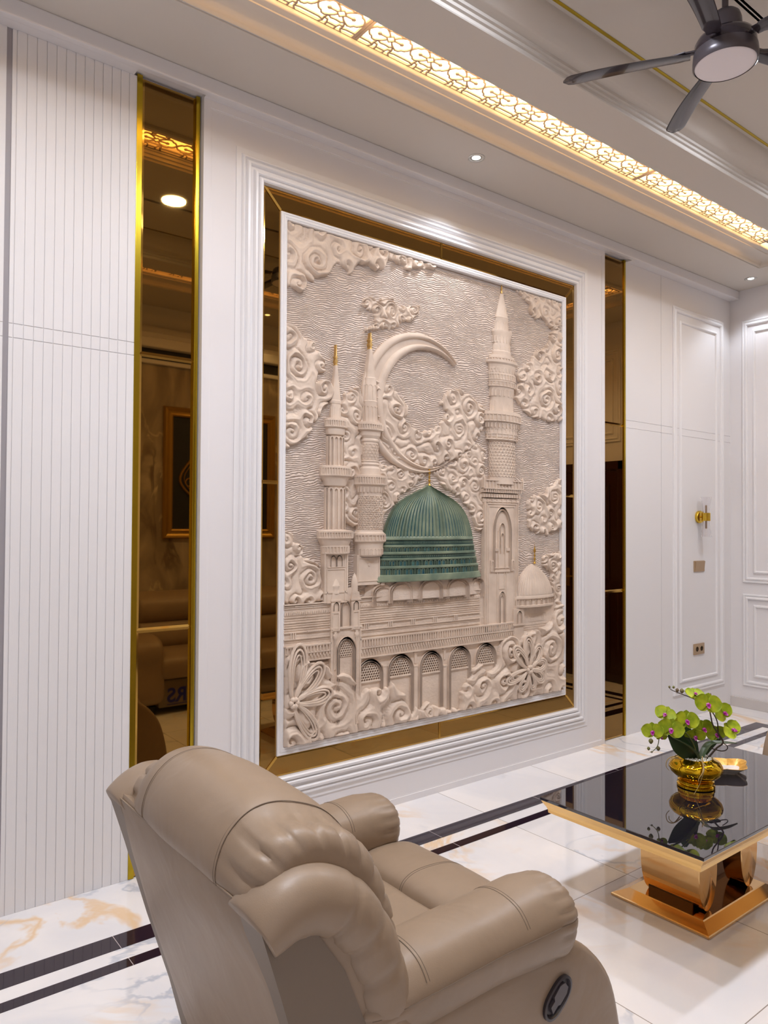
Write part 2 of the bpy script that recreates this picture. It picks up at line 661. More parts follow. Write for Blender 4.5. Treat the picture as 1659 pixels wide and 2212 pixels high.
lens = 2.038
for k, lab in enumerate(('backlit fretwork ceiling grille cut by the top edge, leftmost of the lit row',
                         'backlit fretwork ceiling grille above the relief artwork, middle of the lit row')):
    put_grille(gme, (gx0 + lens * (k + 0.5), yl, 3.562), 0, lab)
rest = TR[1] - 0.347 - (gx0 + 2 * lens)
n3 = 7
g3 = make_grille(n3)
g3m = g3.mesh('grille7')
g3m.materials.append(GR)
L3 = n3 * PITCH + 0.03
put_grille(g3m, (gx0 + 2 * lens + L3 / 2, yl, 3.562), 0, 'backlit fretwork ceiling grille above the feature wall, nearest the far corner')
yo = TR[2] + 0.251
for k, lab in enumerate(('backlit fretwork ceiling grille along the sofa side, first from the left', 'backlit fretwork ceiling grille along the sofa side, second from the left')):
    put_grille(gme, (gx0 + lens * (k + 0.5), yo, 3.562), PI, lab)
put_grille(g3m, (gx0 + 2 * lens + L3 / 2, yo, 3.562), PI, 'backlit fretwork ceiling grille along the sofa side, nearest the far wall')
gm9 = make_grille(9).mesh('grille_end')
gm9.materials.append(GR)
put_grille(gm9, (TR[1] - 0.251, (TR[2] + TR[3]) / 2, 3.562), PI / 2, 'backlit fretwork ceiling grille running parallel to the far wall')
put_grille(gm9, (TR[0] + 0.251, (TR[2] + TR[3]) / 2, 3.562), PI / 2, 'backlit fretwork ceiling grille at the near end of the tray')

# soffit beam along the top of the feature wall, notched above the tall mirrors
b = MB()
b.box(XL, XF, -0.08, -0.045, 3.43, 3.50, 0.006)
for a0, a1 in ((XL, 1.066), (1.372, 4.395), (4.66, XF)):
    b.box(a0, a1, -0.05, 0.03, 3.43, 3.50)
b.box(XL, XF, -0.045, 0.03, 3.447, 3.50)
struct(b.build('trim_8', WHITE))

# ------------------------------------------------------------------ feature wall cladding
CPY = 0.025                                       # centre panel stands this proud


def cladding(name, x0, x1, z0, z1, xs, zs, y0=0.03, y1=0.0, g=0.0022, material=None):
    mb = MB()
    mb.box(x0, x1, y0, y1 + 0.0035, z0, z1)
    xx = [x0] + list(xs) + [x1]
    zz = [z0] + list(zs) + [z1]
    for i in range(len(xx) - 1):
        for j in range(len(zz) - 1):
            a, c = xx[i] + (g / 2 if i else 0), xx[i + 1] - (g / 2 if i < len(xx) - 2 else 0)
            d, e = zz[j] + (g / 2 if j else 0), zz[j + 1] - (g / 2 if j < len(zz) - 2 else 0)
            mb.box(a, c, y1 + 0.005, y1, d, e, 0.0016)
    return struct(mb.build(name, material or WOODW))


HG = [2.222, 2.277]
struct(box_obj('trim_9', mat('grey_joint', (0.33, 0.31, 0.33), 0.5), 0.572, 0.592, 0.03, 0.004, 0, 3.43))
cladding('trim_10', XL, 0.572, 0, 3.43, [-1.3, -0.6], HG)
cladding('trim_11', 0.592, 1.079, 0, 3.43, [0.608 + 0.0365 * k for k in range(13)], HG)
cladding('trim_12', 4.652, 5.114, 0, 3.43, [], HG)
cladding('trim_13', 5.118, XF, 0, 3.43, [], HG)
struct(box_obj('trim_14', mat('grey_joint', (0.33, 0.31, 0.33), 0.5), 5.1135, 5.1185, 0.03, 0.002, 0, 3.43))

# centre panel: field ring, thin edge frame and the stepped moulding round the artwork
CP = (1.372, 4.362, 0.0, 3.43)
b = MB()
# field as four boards round the opening
OP = (1.69, 4.055, 0.30, 3.12)
b.box(CP[0], OP[0], 0.03, -CPY, 0, 3.43)
b.box(OP[1], CP[1], 0.03, -CPY, 0, 3.43)
b.box(OP[0], OP[1], 0.03, -CPY, 0, OP[2])
b.box(OP[0], OP[1], 0.03, -CPY, OP[3], 3.43)
struct(b.build('trim_15', WHITE))
b = MB()
frame_ring(b, (CP[0], CP[1], CP[2], CP[3]), [(0, CPY), (0, CPY + 0.005), (0.034, CPY + 0.005), (0.036, CPY + 0.001), (0.040, CPY + 0.001), (0.042, CPY)], WALLMAP)
struct(b.build('trim_16', WHITE, recalc=False))
# ------------------------------------------------------------------ tall bronze mirrors in the wall
def bevel_pane(mb, x0, x1, y, z0, z1, bw=0.011, d=0.004):
    """mirror pane with a ground bevel: face at y, edges set back by d. material 0 face, 1 bevel"""
    o = [(x0, y + d, z0), (x1, y + d, z0), (x1, y + d, z1), (x0, y + d, z1)]
    i = [(x0 + bw, y, z0 + bw), (x1 - bw, y, z0 + bw), (x1 - bw, y, z1 - bw), (x0 + bw, y, z1 - bw)]
    bk = [(p[0], y + d + 0.004, p[2]) for p in o]
    mb.m = 0
    mb.add(i, [(0, 1, 2, 3)])
    mb.m = 1
    mb.add(o + i, [(k, (k + 1) % 4, (k + 1) % 4 + 4, k + 4) for k in range(4)])
    mb.add(o + bk, [(k, k + 4, (k + 1) % 4 + 4, (k + 1) % 4) for k in range(4)])
    mb.m = 0


def tall_mirror(x0, x1, label, left=True, right=True):
    e = empty('wall_mirror', (0, 0, 0), 0, label, 'mirror', 'tall bronze mirrors beside the artwork panel')
    gx0 = x0 + (0.024 if left else 0)
    gx1 = x1 - (0.018 if right else 0)
    for z0, z1 in ((0.004, 1.045), (1.045, 2.235), (2.235, 3.432)):
        mb = MB()
        bevel_pane(mb, gx0, gx1, 0.006, z0, z1)
        mb.build('mirror_pane', [BRONZE, BRONZEB], e)
    if left:
        mb = MB()
        mb.box(x0, x0 + 0.024, 0.028, -0.002, 0.002, 3.44, 0.001)
        mb.build('gold_edge_trim', GOLDT, e)
    if right:
        mb = MB()
        mb.box(x1 - 0.018, x1, 0.028, -0.002, 0.002, 3.44, 0.001)
        mb.build('gold_edge_trim', GOLDT, e)
    return e


tall_mirror(1.079, 1.366, 'tall bronze mirror strip with gold edges between the ribbed panel and the artwork panel')
tall_mirror(4.37, 4.652, 'tall bronze mirror strip right of the artwork panel, beside the plain white cladding')

# ------------------------------------------------------------------ moulding and mirror band round the artwork
MO = (1.535, 4.165, 0.160, 3.262)
b = MB()
c0 = CPY
prof = [(0, c0), (0, c0 + .005), (.026, c0 + .005), (.029, c0 + .011), (.034, c0 + .016), (.040, c0 + .016), (.044, c0 + .010), (.048, c0 + .007), (.050, c0 + .013),
        (.055, c0 + .020), (.066, c0 + .022), (.071, c0 + .016), (.075, c0 + .008), (.086, c0 + .008), (.089, c0 + .016), (.094, c0 + .023), (.104, c0 + .025), (.109, c0 + .019), (.112, c0 + .012), (.114, c0 + .018), (.120, c0 + .024), (.130, c0 + .026), (.136, c0 + .020), (.138, c0 - .005)]
frame_ring(b, MO, prof, WALLMAP)
struct(b.build('trim_17', TRIMW, recalc=False))

BO = (1.676, 4.028, 0.298, 3.122)                # outer edge of the mirror band
BI = (1.772, 3.930, 0.397, 3.020)                # outer edge of the artwork's white frame
band = empty('mirror_border', (0, 0, 0), 0, 'mitred bronze mirror border with bright bevels surrounding the relief artwork', 'mirror')


def pane_poly(pts, bw=0.009, d=0.005, y=-0.030):
    """bevelled mirror pane from a convex polygon in wall coordinates"""
    n = len(pts)
    P = [Vector(p) for p in pts]
    ctr = sum(P, Vector((0, 0))) / n
    inn = []
    for i in range(n):
        a, c, e = P[i - 1], P[i], P[(i + 1) % n]
        d1, d2 = (c - a).normalized(), (e - c).normalized()
        n1, n2 = Vector((-d1.y, d1.x)), Vector((-d2.y, d2.x))
        if n1.dot(ctr - c) < 0: n1 = -n1
        if n2.dot(ctr - c) < 0: n2 = -n2
        bis = n1 + n2
        inn.append(c + bis * (bw / max(0.2, bis.dot(n1))))
    mb = MB()
    mb.m = 0
    mb.add([(p.x, y, p.y) for p in inn], [tuple(range(n))])
    mb.m = 1
    mb.add([(p.x, y + d, p.y) for p in P] + [(p.x, y, p.y) for p in inn], [(i, (i + 1) % n, (i + 1) % n + n, i + n) for i in range(n)])
    mb.add([(p.x, y + d, p.y) for p in P] + [(p.x, y + d + 0.006, p.y) for p in P], [(i, i + n, (i + 1) % n + n, (i + 1) % n) for i in range(n)])
    return mb.build('mirror_pane', [BRONZE, BRONZEB], band)


xm, zm = 2.818, 1.705
for sgn, zo, zi in ((1, BO[3], BI[3]), (-1, BO[2], BI[2])):
    pane_poly([(BO[0], zo), (xm, zo), (xm, zi), (BI[0], zi)])
    pane_poly([(xm, zo), (BO[1], zo), (BI[1], zi), (xm, zi)])
for xo, xi in ((BO[0], BI[0]), (BO[1], BI[1])):
    pane_poly([(xo, zm), (xo, BO[3]), (xi, BI[3]), (xi, zm)])
    pane_poly([(xo, BO[2]), (xo, zm), (xi, zm), (xi, BI[2])])

# ------------------------------------------------------------------ the relief artwork
ART = empty('relief_artwork', (0, 0, 0), 0, 'large framed cream relief of a mosque with a green dome, minarets and scrolling clouds', 'artwork')
b = MB()
prof = [(0, .020), (0, .034), (.003, .037), (.010, .037), (.012, .034), (.014, .034), (.016, .037), (.024, .037), (.026, .034), (.028, .036), (.034, .034), (.036, .030), (.036, .008)]
frame_ring(b, BI, prof, WALLMAP)
b.build('picture_frame', TRIMW, ART, recalc=False)
AR = (BI[0] + .034, BI[1] - .034, BI[2] + .034, BI[3] - .034)

STONE = mat('cream_resin', (0.66, 0.53, 0.45), 0.5)
mp, n_, r_ = add_noise_color(STONE, (0.63, 0.505, 0.41), (0.75, 0.615, 0.505), 9, 4)
add_bump(STONE, 90, 0.12, 0.001)
STONEW = mat('cream_resin_carved', (0.66, 0.53, 0.45), 0.5)
add_noise_color(STONEW, (0.63, 0.505, 0.41), (0.75, 0.615, 0.505), 9, 4)
add_bump(STONEW, 55, 0.7, 0.004, detail=5, stretch=(1, 1, 1.6))
# carved wavy ground: warped horizontal grooves, broken up
SKYM = mat('cream_resin_waves', (0.66, 0.53, 0.45), 0.55)
add_noise_color(SKYM, (0.60, 0.485, 0.415), (0.70, 0.575, 0.49), 6, 3)
mt = SKYM
tc = nd(mt, 'ShaderNodeTexCoord')
sx = nd(mt, 'ShaderNodeSeparateXYZ')
lk(mt, tc, 'Object', sx, 0)
n1 = nd(mt, 'ShaderNodeTexNoise'); n1.inputs['Scale'].default_value = 3.2; n1.inputs['Detail'].default_value = 2
n2 = nd(mt, 'ShaderNodeTexNoise'); n2.inputs['Scale'].default_value = 16; n2.inputs['Detail'].default_value = 2
n3 = nd(mt, 'ShaderNodeTexNoise'); n3.inputs['Scale'].default_value = 60; n3.inputs['Detail'].default_value = 2
mp3 = nd(mt, 'ShaderNodeMapping'); mp3.inputs['Scale'].default_value = (0.45, 1, 1.7)
lk(mt, tc, 'Object', mp3, 'Vector')
lk(mt, tc, 'Object', n1, 'Vector'); lk(mt, tc, 'Object', n2, 'Vector'); lk(mt, mp3, 0, n3, 'Vector')
def mth(op, a=None, b_=None, va=0.0, vb=0.0):
    n = nd(mt, 'ShaderNodeMath', operation=op)
    n.inputs[0].default_value = va
    n.inputs[1].default_value = vb
    if a is not None: mt.node_tree.links.new(a, n.inputs[0])
    if b_ is not None: mt.node_tree.links.new(b_, n.inputs[1])
    return n.outputs[0]
zz = mth('MULTIPLY', sx.outputs[2], None, vb=610.0)          # one groove about every 10 mm
w1 = mth('MULTIPLY', n1.outputs[0], None, vb=75.0)
w2 = mth('MULTIPLY', n2.outputs[0], None, vb=16.0)
w3 = mth('MULTIPLY', n3.outputs[0], None, vb=5.0)
ph = mth('ADD', mth('ADD', zz, w1), mth('ADD', w2, w3))
sn = mth('SINE', ph)
sn = mth('ADD', mth('MULTIPLY', sn, None, vb=0.5), None, vb=0.5)
sn = mth('POWER', sn, None, vb=0.6)
hh = mth('ADD', mth('MULTIPLY', sn, None, vb=1.0), mth('MULTIPLY', n3.outputs[0], None, vb=0.9))
bp = nd(mt, 'ShaderNodeBump')
bp.inputs['Strength'].default_value = 0.85
bp.inputs['Distance'].default_value = 0.006
mt.node_tree.links.new(hh, bp.inputs['Height'])
lk(mt, bp, 0, bsdf(mt), 'Normal')

BG = -0.010
b = MB()
b.box(AR[0] - .02, AR[1] + .02, 0.006, BG, AR[2] - .02, AR[3] + .02)
b.build('wavy_ground', SKYM, ART)


def R2(px, py, Y=-0.030):
    p = W(px, py, Y)
    return (p.x, p.z)


def RP(pts, Y=-0.030):
    return [R2(x, y, Y) for x, y in pts]


# ---- value noise and polygon distance on grids
def vnoise(X, Z, s, seed):
    rs = np.random.RandomState(seed)
    T = rs.rand(64, 64)
    gx, gz = X / s, Z / s
    ix, iz = np.floor(gx).astype(int), np.floor(gz).astype(int)
    fx, fz = gx - ix, gz - iz
    fx = fx * fx * (3 - 2 * fx); fz = fz * fz * (3 - 2 * fz)
    g = lambda a, c: T[a % 64, c % 64]
    return (g(ix, iz) * (1 - fx) * (1 - fz) + g(ix + 1, iz) * fx * (1 - fz) + g(ix, iz + 1) * (1 - fx) * fz + g(ix + 1, iz + 1) * fx * fz) * 2 - 1


def poly_sd(X, Z, poly):
    """signed distance, positive inside"""
    d = np.full(X.shape, 9.0)
    ins = np.zeros(X.shape, bool)
    n = len(poly)
    for i in range(n):
        (ax, az), (bx, bz) = poly[i], poly[(i + 1) % n]
        ex, ez = bx - ax, bz - az
        L = ex * ex + ez * ez + 1e-12
        t = np.clip(((X - ax) * ex + (Z - az) * ez) / L, 0, 1)
        d = np.minimum(d, np.hypot(X - ax - t * ex, Z - az - t * ez))
        c = ((az > Z) != (bz > Z)) & (X < (bx - ax) * (Z - az) / (bz - az + 1e-12) + ax)
        ins ^= c
    return np.where(ins, d, -d)


def heightfield(name, bbox, step, hfun, material, parent, y0=BG):
    x0, x1, z0, z1 = bbox
    nx, nz = int((x1 - x0) / step) + 1, int((z1 - z0) / step) + 1
    gx = np.linspace(x0, x1, nx)
    gz = np.linspace(z0, z1, nz)
    X, Z = np.meshgrid(gx, gz, indexing='ij')
    H, M = hfun(X, Z)
    keep = M[:-1, :-1] | M[1:, :-1] | M[:-1, 1:] | M[1:, 1:]
    idx = np.arange(nx * nz).reshape(nx, nz)
    q = np.stack([idx[:-1, :-1][keep], idx[:-1, 1:][keep], idx[1:, 1:][keep], idx[1:, :-1][keep]], 1)
    used, inv = np.unique(q.ravel(), return_inverse=True)
    co = np.stack([X.ravel()[used], (y0 - np.where(M, H, -0.004)).ravel()[used], Z.ravel()[used]], 1)
    me = bpy.data.meshes.new(name)
    me.vertices.add(len(co))
    me.vertices.foreach_set('co', co.ravel().astype(np.float32))
    nf = len(q)
    me.loops.add(nf * 4)
    me.loops.foreach_set('vertex_index', inv.reshape(-1).astype(np.int32)[np.arange(nf * 4).reshape(-1, 4)[:, ::-1].ravel()])
    me.polygons.add(nf)
    me.polygons.foreach_set('loop_start', np.arange(nf, dtype=np.int32) * 4)
    me.update(calc_edges=True)
    me.polygons.foreach_set('use_smooth', [True] * nf)
    me.update()
    return link(name, me, material, parent)


def swirl_field(poly, seed, cell=0.075, height=0.024, tmin=0.014, lift=0.0, elong=1.0):
    """scrolling cloud: lobes round scattered centres, each with curling ridges"""
    rs = random.Random(seed)
    xs = [p[0] for p in poly]
    zs = [p[1] for p in poly]
    bb = (min(xs), max(xs), min(zs), max(zs))
    # scattered centres (dart throwing)
    C_ = []
    tries = 0
    while tries < 4000:
        tries += 1
        x, z = rs.uniform(bb[0], bb[1]), rs.uniform(bb[2], bb[3])
        r = cell * rs.uniform(0.55, 1.5)
        sd = float(poly_sd(np.array([[x]]), np.array([[z]]), poly)[0, 0])
        if sd < 0.10 * cell: continue
        r = min(r, sd + 0.45 * cell)
        if all(math.hypot(x - c[0], z - c[1]) > 0.72 * (r + c[2]) for c in C_):
            C_.append((x, z, r, rs.choice((-1, 1)), rs.uniform(0, 2 * PI), rs.uniform(1.1, 1.9), rs.uniform(0.75, 1.15)))

    def hfun(X, Z):
        wx = 0.009 * vnoise(X, Z, 0.06, seed) + 0.004 * vnoise(X, Z, 0.022, seed + 1)
        wz = 0.009 * vnoise(X, Z, 0.06, seed + 2) + 0.004 * vnoise(X, Z, 0.022, seed + 3)
        U, V = X + wx, Z + wz
        tau = cell * 0.20
        acc = np.zeros(X.shape)
        tw = np.zeros(X.shape)
        f1 = np.full(X.shape, 1e3)
        am = np.zeros(X.shape)
        for (cx_, cz_, r, s, a0, turns, amp) in C_:
            dx, dz = U - cx_, V - cz_
            rr = np.hypot(dx, dz)
            acc += np.exp(-(rr - (r - cell) * 0.5) / tau)
            tw += s * np.arctan2(dz, dx) + a0
            am = np.where(rr < f1, amp, am)
            f1 = np.minimum(f1, rr)
        r1 = -tau * np.log(acc + 1e-30)
        lam = cell * 0.31
        ph = 2 * PI * r1 / lam + tw
        rid = 0.5 + 0.5 * np.cos(ph)
        rid = rid ** 0.42
        fine = 0.5 + 0.5 * np.cos(3 * ph + 0.6)
        lump = 0.78 + 0.22 * vnoise(X, Z, cell * 0.9, seed + 7)
        fold = 0.80 + 0.20 * np.cos(tw * 1.0 + 2.0 * PI * r1 / (lam * 3))
        hs = (0.06 + 0.80 * rid + 0.14 * fine * rid) * lump * fold
        # leafy tooth marks in the hollows
        hs += 0.10 * (1 - rid) * (0.5 + 0.5 * np.cos(7 * ph + 240 * wx / 0.02))
        sd = poly_sd(X + wx * 0.9, Z + wz * 0.9, poly)
        lob = np.minimum(sd + 0.004 + 0.006 * np.cos(ph), cell * 1.35 - f1)
        e = np.clip(lob / tmin, 0, 1)
        e = np.sqrt(np.clip(1 - (1 - e) ** 2, 0, 1))
        H = lift + e * (0.004 + 1.45 * height * hs)
        ed = np.clip(np.minimum(np.minimum(X - AR[0], AR[1] - X), np.minimum(Z - AR[2], AR[3] - Z)) / 0.014 + 0.25, 0.12, 1)
        H = H * ed
        M = (lob > 0.0) & (X > AR[0] - 0.004) & (X < AR[1] + 0.004) & (Z > AR[2] - 0.004) & (Z < AR[3] + 0.004)
        return H, M
    return bb, hfun


def cloud(name, px, seed, cell=0.075, height=0.024, step=0.0034, lift=0.0, **kw):
    poly = RP(px)
    cell *= 1.3
    poly = [(min(max(x, AR[0] - .006), AR[1] + .006), min(max(z, AR[2] - .006), AR[3] + .006)) for x, z in poly]
    bb, hf = swirl_field(poly, seed, cell, height, lift=lift, **kw)
    bb = (bb[0] - .02, bb[1] + .02, bb[2] - .02, bb[3] + .02)
    return heightfield(name, bb, step, hf, STONE, ART)


cloud('cloud_scroll', [(612, 464), (720, 497), (860, 545), (948, 570), (941, 580), (880, 576), (842, 560), (832, 573), (812, 578), (790, 566), (777, 566), (770, 582), (757, 588), (742, 574), (729, 560), (726, 577), (709, 592), (680, 600), (655, 599), (658, 622), (648, 627), (612, 610)], 11, 0.085, 0.026)
cloud('cloud_scroll', [(789, 645), (804, 645), (812, 654), (822, 655), (832, 643), (848, 645), (862, 662), (890, 663), (908, 661), (908, 676), (894, 688), (872, 692), (848, 705), (818, 711), (794, 710), (815, 700), (815, 684), (808, 672), (792, 661)], 12, 0.045, 0.020, 0.003)
cloud('cloud_scroll', [(612, 703), (644, 705), (654, 730), (676, 735), (685, 756), (705, 785), (702, 804), (688, 814), (690, 824), (709, 826), (721, 843), (716, 862), (693, 882), (690, 905), (676, 915), (668, 940), (645, 953), (612, 970)], 13, 0.075, 0.026)
cloud('cloud_scroll', [(1118, 622), (1146, 655), (1148, 672), (1160, 687), (1172, 684), (1184, 699), (1201, 712), (1215, 712), (1215, 640)], 14, 0.06, 0.022)
cloud('cloud_scroll', [(1215, 700), (1197, 707), (1190, 733), (1182, 748), (1160, 757), (1153, 779), (1128, 796), (1122, 812), (1130, 827), (1117, 842), (1120, 862), (1134, 885), (1160, 902), (1189, 911), (1215, 906)], 15, 0.07, 0.026)
cloud('cloud_scroll', [(1215, 1036), (1201, 1042), (1180, 1068), (1150, 1075), (1141, 1088), (1146, 1109), (1146, 1138), (1163, 1152), (1186, 1152), (1215, 1138)], 16, 0.065, 0.022)
cloud('cloud_scroll', [(1215, 1195), (1192, 1197), (1176, 1204), (1178, 1219), (1192, 1235), (1192, 1258), (1198, 1290), (1203, 1325), (1215, 1325)], 17, 0.05, 0.02)
cloud('cloud_scroll', [(815, 822), (850, 840), (872, 860), (885, 885), (876, 912), (905, 936), (950, 922), (962, 905), (972, 885), (956, 868), (968, 850), (995, 843), (1020, 858), (1046, 878), (1046, 925), (1026, 960), (990, 990), (930, 1006), (870, 994), (828, 955), (812, 900)], 18, 0.065, 0.020)
cloud('cloud_scroll', [(745, 850), (775, 835), (790, 880), (790, 1040), (775, 1140), (745, 1128), (738, 1040), (738, 905)], 19, 0.06, 0.018)
cloud('cloud_scroll', [(818, 1000), (866, 1010), (922, 1024), (900, 1046), (866, 1074), (838, 1106), (824, 1134), (812, 1140)], 20, 0.05, 0.015)
cloud('cloud_scroll', [(940, 1020), (990, 1000), (1030, 960), (1050, 970), (1048, 1140), (1034, 1146), (1024, 1108), (998, 1070), (960, 1046)], 21, 0.055, 0.017)
cloud('cloud_scroll', [(612, 1150), (635, 1155), (642, 1172), (658, 1183), (655, 1197), (640, 1203), (661, 1208), (690, 1222), (700, 1255), (704, 1300), (612, 1304)], 22, 0.065, 0.022)

# the crescent
b = MB()
oc, orr, ic, ir = (2.660, 2.183), 0.390, (2.738, 2.160), 0.330
NS = 90
R_ = []
for k in range(NS + 1):
    a = math.radians(42 + (318 - 42) * k / NS)
    dx, dz = math.cos(a), math.sin(a)
    # inner circle distance along the same ray from the outer centre
    ex, ez = oc[0] - ic[0], oc[1] - ic[1]
    bq = ex * dx + ez * dz
    cq = ex * ex + ez * ez - ir * ir
    ri = -bq + math.sqrt(max(0, bq * bq - cq))
    ri = min(ri, orr - 0.004)
    wd = orr - ri
    hh = 0.012 + 0.016 * min(1, wd / 0.05)
    row = []
    for t, h in ((0, 0), (0, .55), (.08, .85), (.20, 1), (.30, .85), (.36, .45), (.64, .45), (.70, .85), (.80, 1), (.92, .85), (1, .55), (1, 0)):
        r = orr - wd * t
        row.append((oc[0] + dx * r, BG - h * hh + 0.001, oc[1] + dz * r))
    R_.append(row)
b.rings(R_, closed=False)
b.build('crescent_moon', STONE, ART, smooth=50)

# ---- minarets: half-round stacks of rings
GOLDR = mat('gold_leaf_finial', (0.60, 0.38, 0.13), 0.35, 0.7)


def axis_pt(ax, py):
    (xa, ya), (xb, yb) = ax
    t = (py - ya) / (yb - ya)
    return xa + (xb - xa) * t


BASEY = {}


def minaret(ax, rows, gold, depth=0.55, base=-0.016):
    """rows: (py, half width px). gold: how many leading rows form the finial"""
    e = empty('minaret', (0, 0, 0))
    e.parent = ART
    pts = []
    x0 = None
    for py, hw in rows:
        cxp = axis_pt(ax, py)
        xl, _ = R2(cxp - hw, py)
        xr, z = R2(cxp + hw, py)
        pts.append(((xl + xr) / 2, z, (xr - xl) / 2))
    xm_ = sum(p[0] for p in pts) / len(pts)
    BASEY[xm_] = BG + base

    def half(rws, n, mb):
        rings = []
        for (x, z, r) in rws:
            rings.append([(xm_ - r, BG + .002, z)] + [(xm_ + r * math.cos(PI + PI * i / n), BG + base + r * depth * math.sin(PI + PI * i / n), z) for i in range(n + 1)] + [(xm_ + r, BG + .002, z)])
        mb.rings(rings, closed=False)
    if gold:
        mb = MB()
        half(pts[:gold], 10, mb)
        mb.build('finial', GOLDR, e, smooth=40)
    mb = MB()
    half(pts[max(gold - 1, 0):], 20, mb)
    mb.build('tower_shaft', STONE, e, smooth=18)
    return e, xm_, (lambda py: R2(axis_pt(ax, py), py)[1]), (lambda py, hw: (R2(axis_pt(ax, py) + hw, py)[0] - R2(axis_pt(ax, py) - hw, py)[0]) / 2), depth


def surf(xm_, r, depth, a, out=0.0):
    """point on the half round; a in degrees, 0 left .. 180 right"""
    t = PI + math.radians(a)
    return xm_ + (r + out) * math.cos(t), BASEY[xm_] + (r + out) * depth * math.sin(t)


def ring_posts(M, y0, y1, hw, cnt, wd=0.0045, out=0.003, name='balustrade', rails=True):
    e, xm_, zf, rf, depth = M
    z1, z0 = zf(y0), zf(y1)
    r = rf((y0 + y1) / 2, hw)
    mb = MB()
    for k in range(cnt):
        a = 180 * (k + 0.5) / cnt
        x, y = surf(xm_, r, depth, a, out)
        mb.box(x - wd / 2, x + wd / 2, y - 0.004, y + 0.006, z0, z1)
    if rails:
        for zc, hh in ((z1, 0.0035), (z0, 0.004)):
            rings = []
            for (o, z) in ((-.004, zc - hh), (out + .004, zc - hh), (out + .004, zc + hh), (-.004, zc + hh)):
                rings.append([(*surf(xm_, r, depth, 180 * i / 20, o), z) for i in range(21)])
            mb.rings(rings, closed=False)
    mb.build(name, STONE, e)


def arch_line(cx_, z0, z1, hw, n=8, point=0.25):
    """outline of a pointed arch opening: list of (x,z)"""
    zs = z1 - hw * (1.0 + point)
    out = [(cx_ - hw, z0), (cx_ - hw, zs)]
    for k in range(1, n):
        a = k / n * PI / 2
        out.append((cx_ - hw * math.cos(a), zs + (z1 - zs) * math.sin(a) ** (1.0 if point < 0.1 else 1.25)))
    out.append((cx_, z1))
    right = [(2 * cx_ - x, z) for x, z in reversed(out[:-1])]
    return out + right


def arch_frame(mb, cx_, z0, z1, hw, t, ya, yb, point=0.25, n=8):
    """raised arch band of width t"""
    o = arch_line(cx_, z0, z1, hw, n, point)
    i_ = arch_line(cx_, z0, z1 - t * 1.2, hw - t, n, point)
    m_ = len(o)
    vs = [(x, ya, z) for x, z in o] + [(x, ya, z) for x, z in i_] + [(x, yb, z) for x, z in o] + [(x, yb, z) for x, z in i_]
    fs = []
    for k in range(m_ - 1):
        fs += [(k, k + 1, m_ + k + 1, m_ + k), (k, 2 * m_ + k, 2 * m_ + k + 1, k + 1), (m_ + k, m_ + k + 1, 3 * m_ + k + 1, 3 * m_ + k)]
    mb.add(vs, fs)


def ring_arches(M, y0, y1, hw, cnt, name='arcade', out=0.004, t=0.004, dep=0.007):
    e, xm_, zf, rf, depth = M
    z1, z0 = zf(y0), zf(y1)
    r = rf((y0 + y1) / 2, hw)
    mb = MB()
    for k in range(cnt):
        a0, a1 = 180 * k / cnt, 180 * (k + 1) / cnt
        xa, ya = surf(xm_, r, depth, a0, out)
        xb, yb = surf(xm_, r, depth, a1, out)
        wq = (xb - xa) / 2
        if wq < 0.002: continue
        tmp = MB()
        arch_frame(tmp, 0, z0, z1, wq, min(t, wq * 0.45), 0, dep)
        vs = []
        for (x, y, z) in tmp.v:
            u = (x + wq) / (2 * wq)
            vs.append((xa + (xb - xa) * u, ya + (yb - ya) * u + y, z))
        mb.add(vs, tmp.f)
    mb.build(name, STONE, e)


A1 = ((730.5, 745), (719.5, 1260))
M1 = minaret(A1, [(745, .8), (768, 1.2), (772, 3), (776, 1.5), (781, 3.4), (786, 1.6), (790, 2.6), (792, 2.6), (830, 6.3), (866, 9.5), (868, 11), (873, 11), (875, 9.8), (882, 10), (905, 10), (907, 21), (924, 21), (926, 19), (938, 18), (941, 17), (942, 12), (1006, 12.5), (1007, 17.5), (1009, 30), (1029, 31), (1032, 29), (1040, 24), (1050, 21), (1053, 15), (1143, 15), (1144, 21), (1147, 35), (1162, 35), (1166, 33), (1176, 29), (1178, 28), (1195, 27), (1196, 24), (1197, 24)], 7, base=-0.018)
ring_posts(M1, 909, 922, 21, 15)
ring_arches(M1, 943, 1006, 16, 6, dep=.018)
ring_posts(M1, 1011, 1027, 30.5, 18)
ring_arches(M1, 1053, 1145, 19.5, 6, t=0.006, dep=.022)
ring_posts(M1, 1149, 1161, 35, 20)
ring_posts(M1, 1180, 1194, 27, 13, 0.006, name='corbels')
ring_arches(M1, 878, 905, 9.5, 3, t=0.003)
A2 = ((805.5, 720), (791, 1240))
M2 = minaret(A2, [(720, .8), (732, 1.2), (736, 3.4), (741, 1.6), (746, 3.6), (751, 1.6), (756, 3), (758, 3), (790, 6.5), (818, 9.5), (820, 11), (827, 11), (829, 11.5), (868, 12.5), (870, 14), (874, 13), (914, 14), (916, 24), (931, 24), (936, 21), (944, 20), (950, 16), (953, 17.5), (956, 17.5), (958, 15.5), (996, 16), (998, 18), (1001, 16.5), (1005, 19), (1009, 17), (1014, 20), (1027, 21), (1029, 32), (1048, 32), (1050, 30), (1060, 27), (1063, 26), (1066, 24.5), (1144, 25), (1149, 27), (1152, 30.5), (1171, 30.5), (1173, 28), (1178, 27), (1198, 26), (1200, 24), (1201, 24)], 7, base=-0.024)
ring_arches(M2, 832, 868, 12, 4, t=0.003)
ring_arches(M2, 878, 914, 13.5, 6, t=0.003)
ring_posts(M2, 918, 929, 24, 16)
ring_posts(M2, 1031, 1046, 32, 20)
